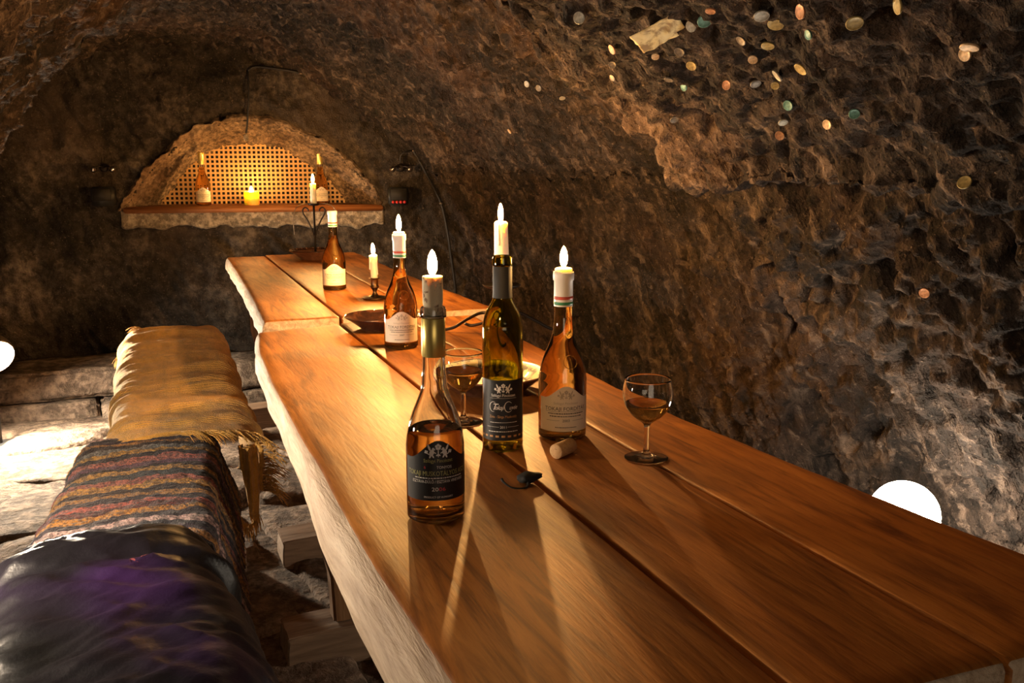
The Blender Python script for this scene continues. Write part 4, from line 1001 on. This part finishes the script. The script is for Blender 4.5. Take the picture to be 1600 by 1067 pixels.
# ------------------------------------------------------------------ coins and a banknote pressed into the vault
coin_me = {}
def coin_mesh(k_):
    if k_ not in coin_me:
        me = lathe('coin', [(0, -.001), (.0104, -.001), (.0108, -.0004), (.0108, .0014), (.0102, .0018), (.0094, .0013), (.004, .0015), (0, .0014)], 24); me.materials.append(M['coin_' + k_]); coin_me[k_] = me
    return coin_me[k_]
COINS = [((.88, 1.826, 1.498), 'silver', 1.1, 'grey coin left of the banknote on the vault'),
 ((.962, 1.534, 1.452), 'silver', 1.0, 'grey coin just right of the banknote'), ((.952, 1.489, 1.458), 'verdigris', 1.25, 'large green coin just right of the banknote'),
 ((.932, 1.435, 1.469), 'copper', .8, 'small copper coin above the large green coin'), ((.966, 1.343, 1.45), 'silver', 1.15, 'grey-gold coin, upper of a pair at the top of the vault'),
 ((.989, 1.333, 1.437), 'gold', 1.2, 'brownish gold coin, lower of a pair at the top of the vault'), ((.984, 1.255, 1.44), 'copper', 1.05, 'reddish copper coin near the top of the vault'),
 ((1.015, 1.184, 1.421), 'gold', 1.15, 'olive gold coin near the top of the vault'), ((1.007, 1.076, 1.426), 'gold', 1.1, 'olive coin cut by the top of the picture'),
 ((1.026, 1.287, 1.413), 'verdigris', .75, 'thin bright green coin seen almost edge-on'), ((1.026, 1.402, 1.413), 'gold', 1.05, 'gold coin below the pair at the top'),
 ((1.01, 1.449, 1.424), 'dull', .9, 'dark coin seen edge-on right of the banknote'), ((1.051, 1.478, 1.396), 'bright', .8, 'pale copper coin half stuck in a crevice'),
 ((1.084, 1.379, 1.374), 'gold', 1.15, 'gold coin with raised rim, right in the middle cluster'), ((1.092, 1.451, 1.368), 'silver', 1.15, 'large silvery coin in the middle cluster'),
 ((1.102, 1.543, 1.362), 'dull', 1.0, 'dull grey coin left in the middle cluster'), ((1.107, 1.632, 1.359), 'copper', .9, 'bright copper coin left of the middle cluster'),
 ((1.115, 1.494, 1.353), 'gold', .75, 'small olive coin under the large silvery coin'), ((1.043, 1.662, 1.401), 'gold', 1.0, 'bright yellow coin below the banknote'),
 ((1.009, 1.652, 1.425), 'dull', .95, 'dull grey coin below the banknote'), ((1.009, 1.748, 1.425), 'bright', .75, 'small pale copper coin below the banknote'),
 ((.973, 1.851, 1.446), 'copper', 1.0, 'copper coin below and left of the banknote'), ((1.165, 1.515, 1.319), 'verdigris', .95, 'grey-green coin below the middle cluster'),
 ((1.20, 1.584, 1.295), 'silver', .9, 'shiny silver coin below the grey-green one'), ((1.239, 1.635, 1.268), 'rust', .95, 'rusty brown coin lowest under the middle cluster'),
 ((1.217, 1.465, 1.283), 'bright', .9, 'pale copper coin in a groove above the rock ledge'), ((1.194, 1.377, 1.30), 'verdigris', .9, 'dark green coin right of the middle cluster'),
 ((1.081, 1.027, 1.376), 'bright', 1.15, 'upper of two copper coins at the far right'), ((1.10, 1.046, 1.363), 'bright', .85, 'lower, smaller of two copper coins at the far right'),
 ((1.096, 1.765, 1.366), 'verdigris', .9, 'dark grey-green coin on the left slope of the vault'), ((1.175, 1.948, 1.312), 'dull', .95, 'dull coin beside the rock rib'),
 ((1.008, 1.928, 1.424), 'dull', .8, 'dull coin, upper of two left below the banknote'), ((1.043, 1.984, 1.401), 'dull', .75, 'dull coin, lower of two left below the banknote'),
 ((1.064, 1.784, 1.387), 'dull', .9, 'brownish coin outline below the yellow coin'), ((1.369, 1.283, 1.173), 'gold', 1.1, 'round gold coin on the rock ledge at the right'),
 ((1.546, 1.531, .945), 'copper', 1.0, 'copper coin on the wall below the rock ledge'),
 ((1.022, 2.436, 1.415), 'silver', 1.0, 'pale coin, leftmost of three beyond the rock rib'), ((1.04, 2.40, 1.403), 'dull', 1.0, 'pale brown coin, middle of three beyond the rock rib'),
 ((1.076, 2.34, 1.379), 'silver', .9, 'pale coin, rightmost of three beyond the rock rib'), ((1.18, 2.956, 1.309), 'bright', .9, 'small orange coin alone on the vault above the candles')]
eye = Vector((.0, 0.0, 1.22))
for (p, k_, sc_, lab) in COINS:
    p = Vector(p); src = p - (p - eye).normalized() * .35       # from the room towards the rock
    loc_, nrm, _, _ = SHELL.ray_cast(src, (p - eye).normalized())
    if loc_ is None: loc_, nrm, _, _ = SHELL.find_nearest(p)
    back = (eye - loc_).normalized()
    if nrm.dot(back) < 0: nrm = -nrm
    nrm = (nrm + back * .12 + Vector((RNG.uniform(-.2, .2), RNG.uniform(-.2, .2), RNG.uniform(-.2, .2)))).normalized()
    o = bpy.data.objects.new('coin', coin_mesh(k_)); COL.objects.link(o)
    o.location = loc_ + nrm * .009; o.rotation_euler = nrm.to_track_quat('Z', 'Y').to_euler(); o.scale = (sc_, sc_, 1.2)
    tag(o, lab, 'coin', 'coins pressed into the rock vault')
for q in coin_me.values(): q.polygons.foreach_set('use_smooth', [True] * len(q.polygons))
p = Vector((.937, 1.625, 1.466)); loc_, nrm, _, _ = SHELL.ray_cast(p - (p - eye).normalized() * .35, (p - eye).normalized())
if loc_ is None: loc_, nrm, _, _ = SHELL.find_nearest(p)
if nrm.dot(eye - loc_) < 0: nrm = -nrm
nrm = (nrm + (eye - loc_).normalized() * .35).normalized()
nu_, nv_ = 24, 16; G = np.zeros((nu_, nv_, 3))
for i in range(nu_):
    for j in range(nv_):
        a, b = i / (nu_ - 1) * 2 - 1, j / (nv_ - 1) * 2 - 1
        G[i, j] = (a * .045, b * .031, 0)
rq = pn(G.reshape(-1, 3) * 60).reshape(nu_, nv_); G[..., 2] = rq * .004; G[..., 0] += pn(G.reshape(-1, 3) * 90 + 3).reshape(nu_, nv_) * .0025
o = link('banknote', grid_mesh('banknote', G), M['banknote']); o.location = loc_ + nrm * .026
zq = nrm; xq = Vector((.55, -.80, .1)); xq = (xq - zq * xq.dot(zq)).normalized(); yq = zq.cross(xq)
o.rotation_euler = Matrix((xq, yq, zq)).transposed().to_euler()
md = o.modifiers.new('t', 'SOLIDIFY'); md.thickness = .0006
tag(o, 'crumpled yellowish banknote stuck to the vault among the coins', 'banknote')
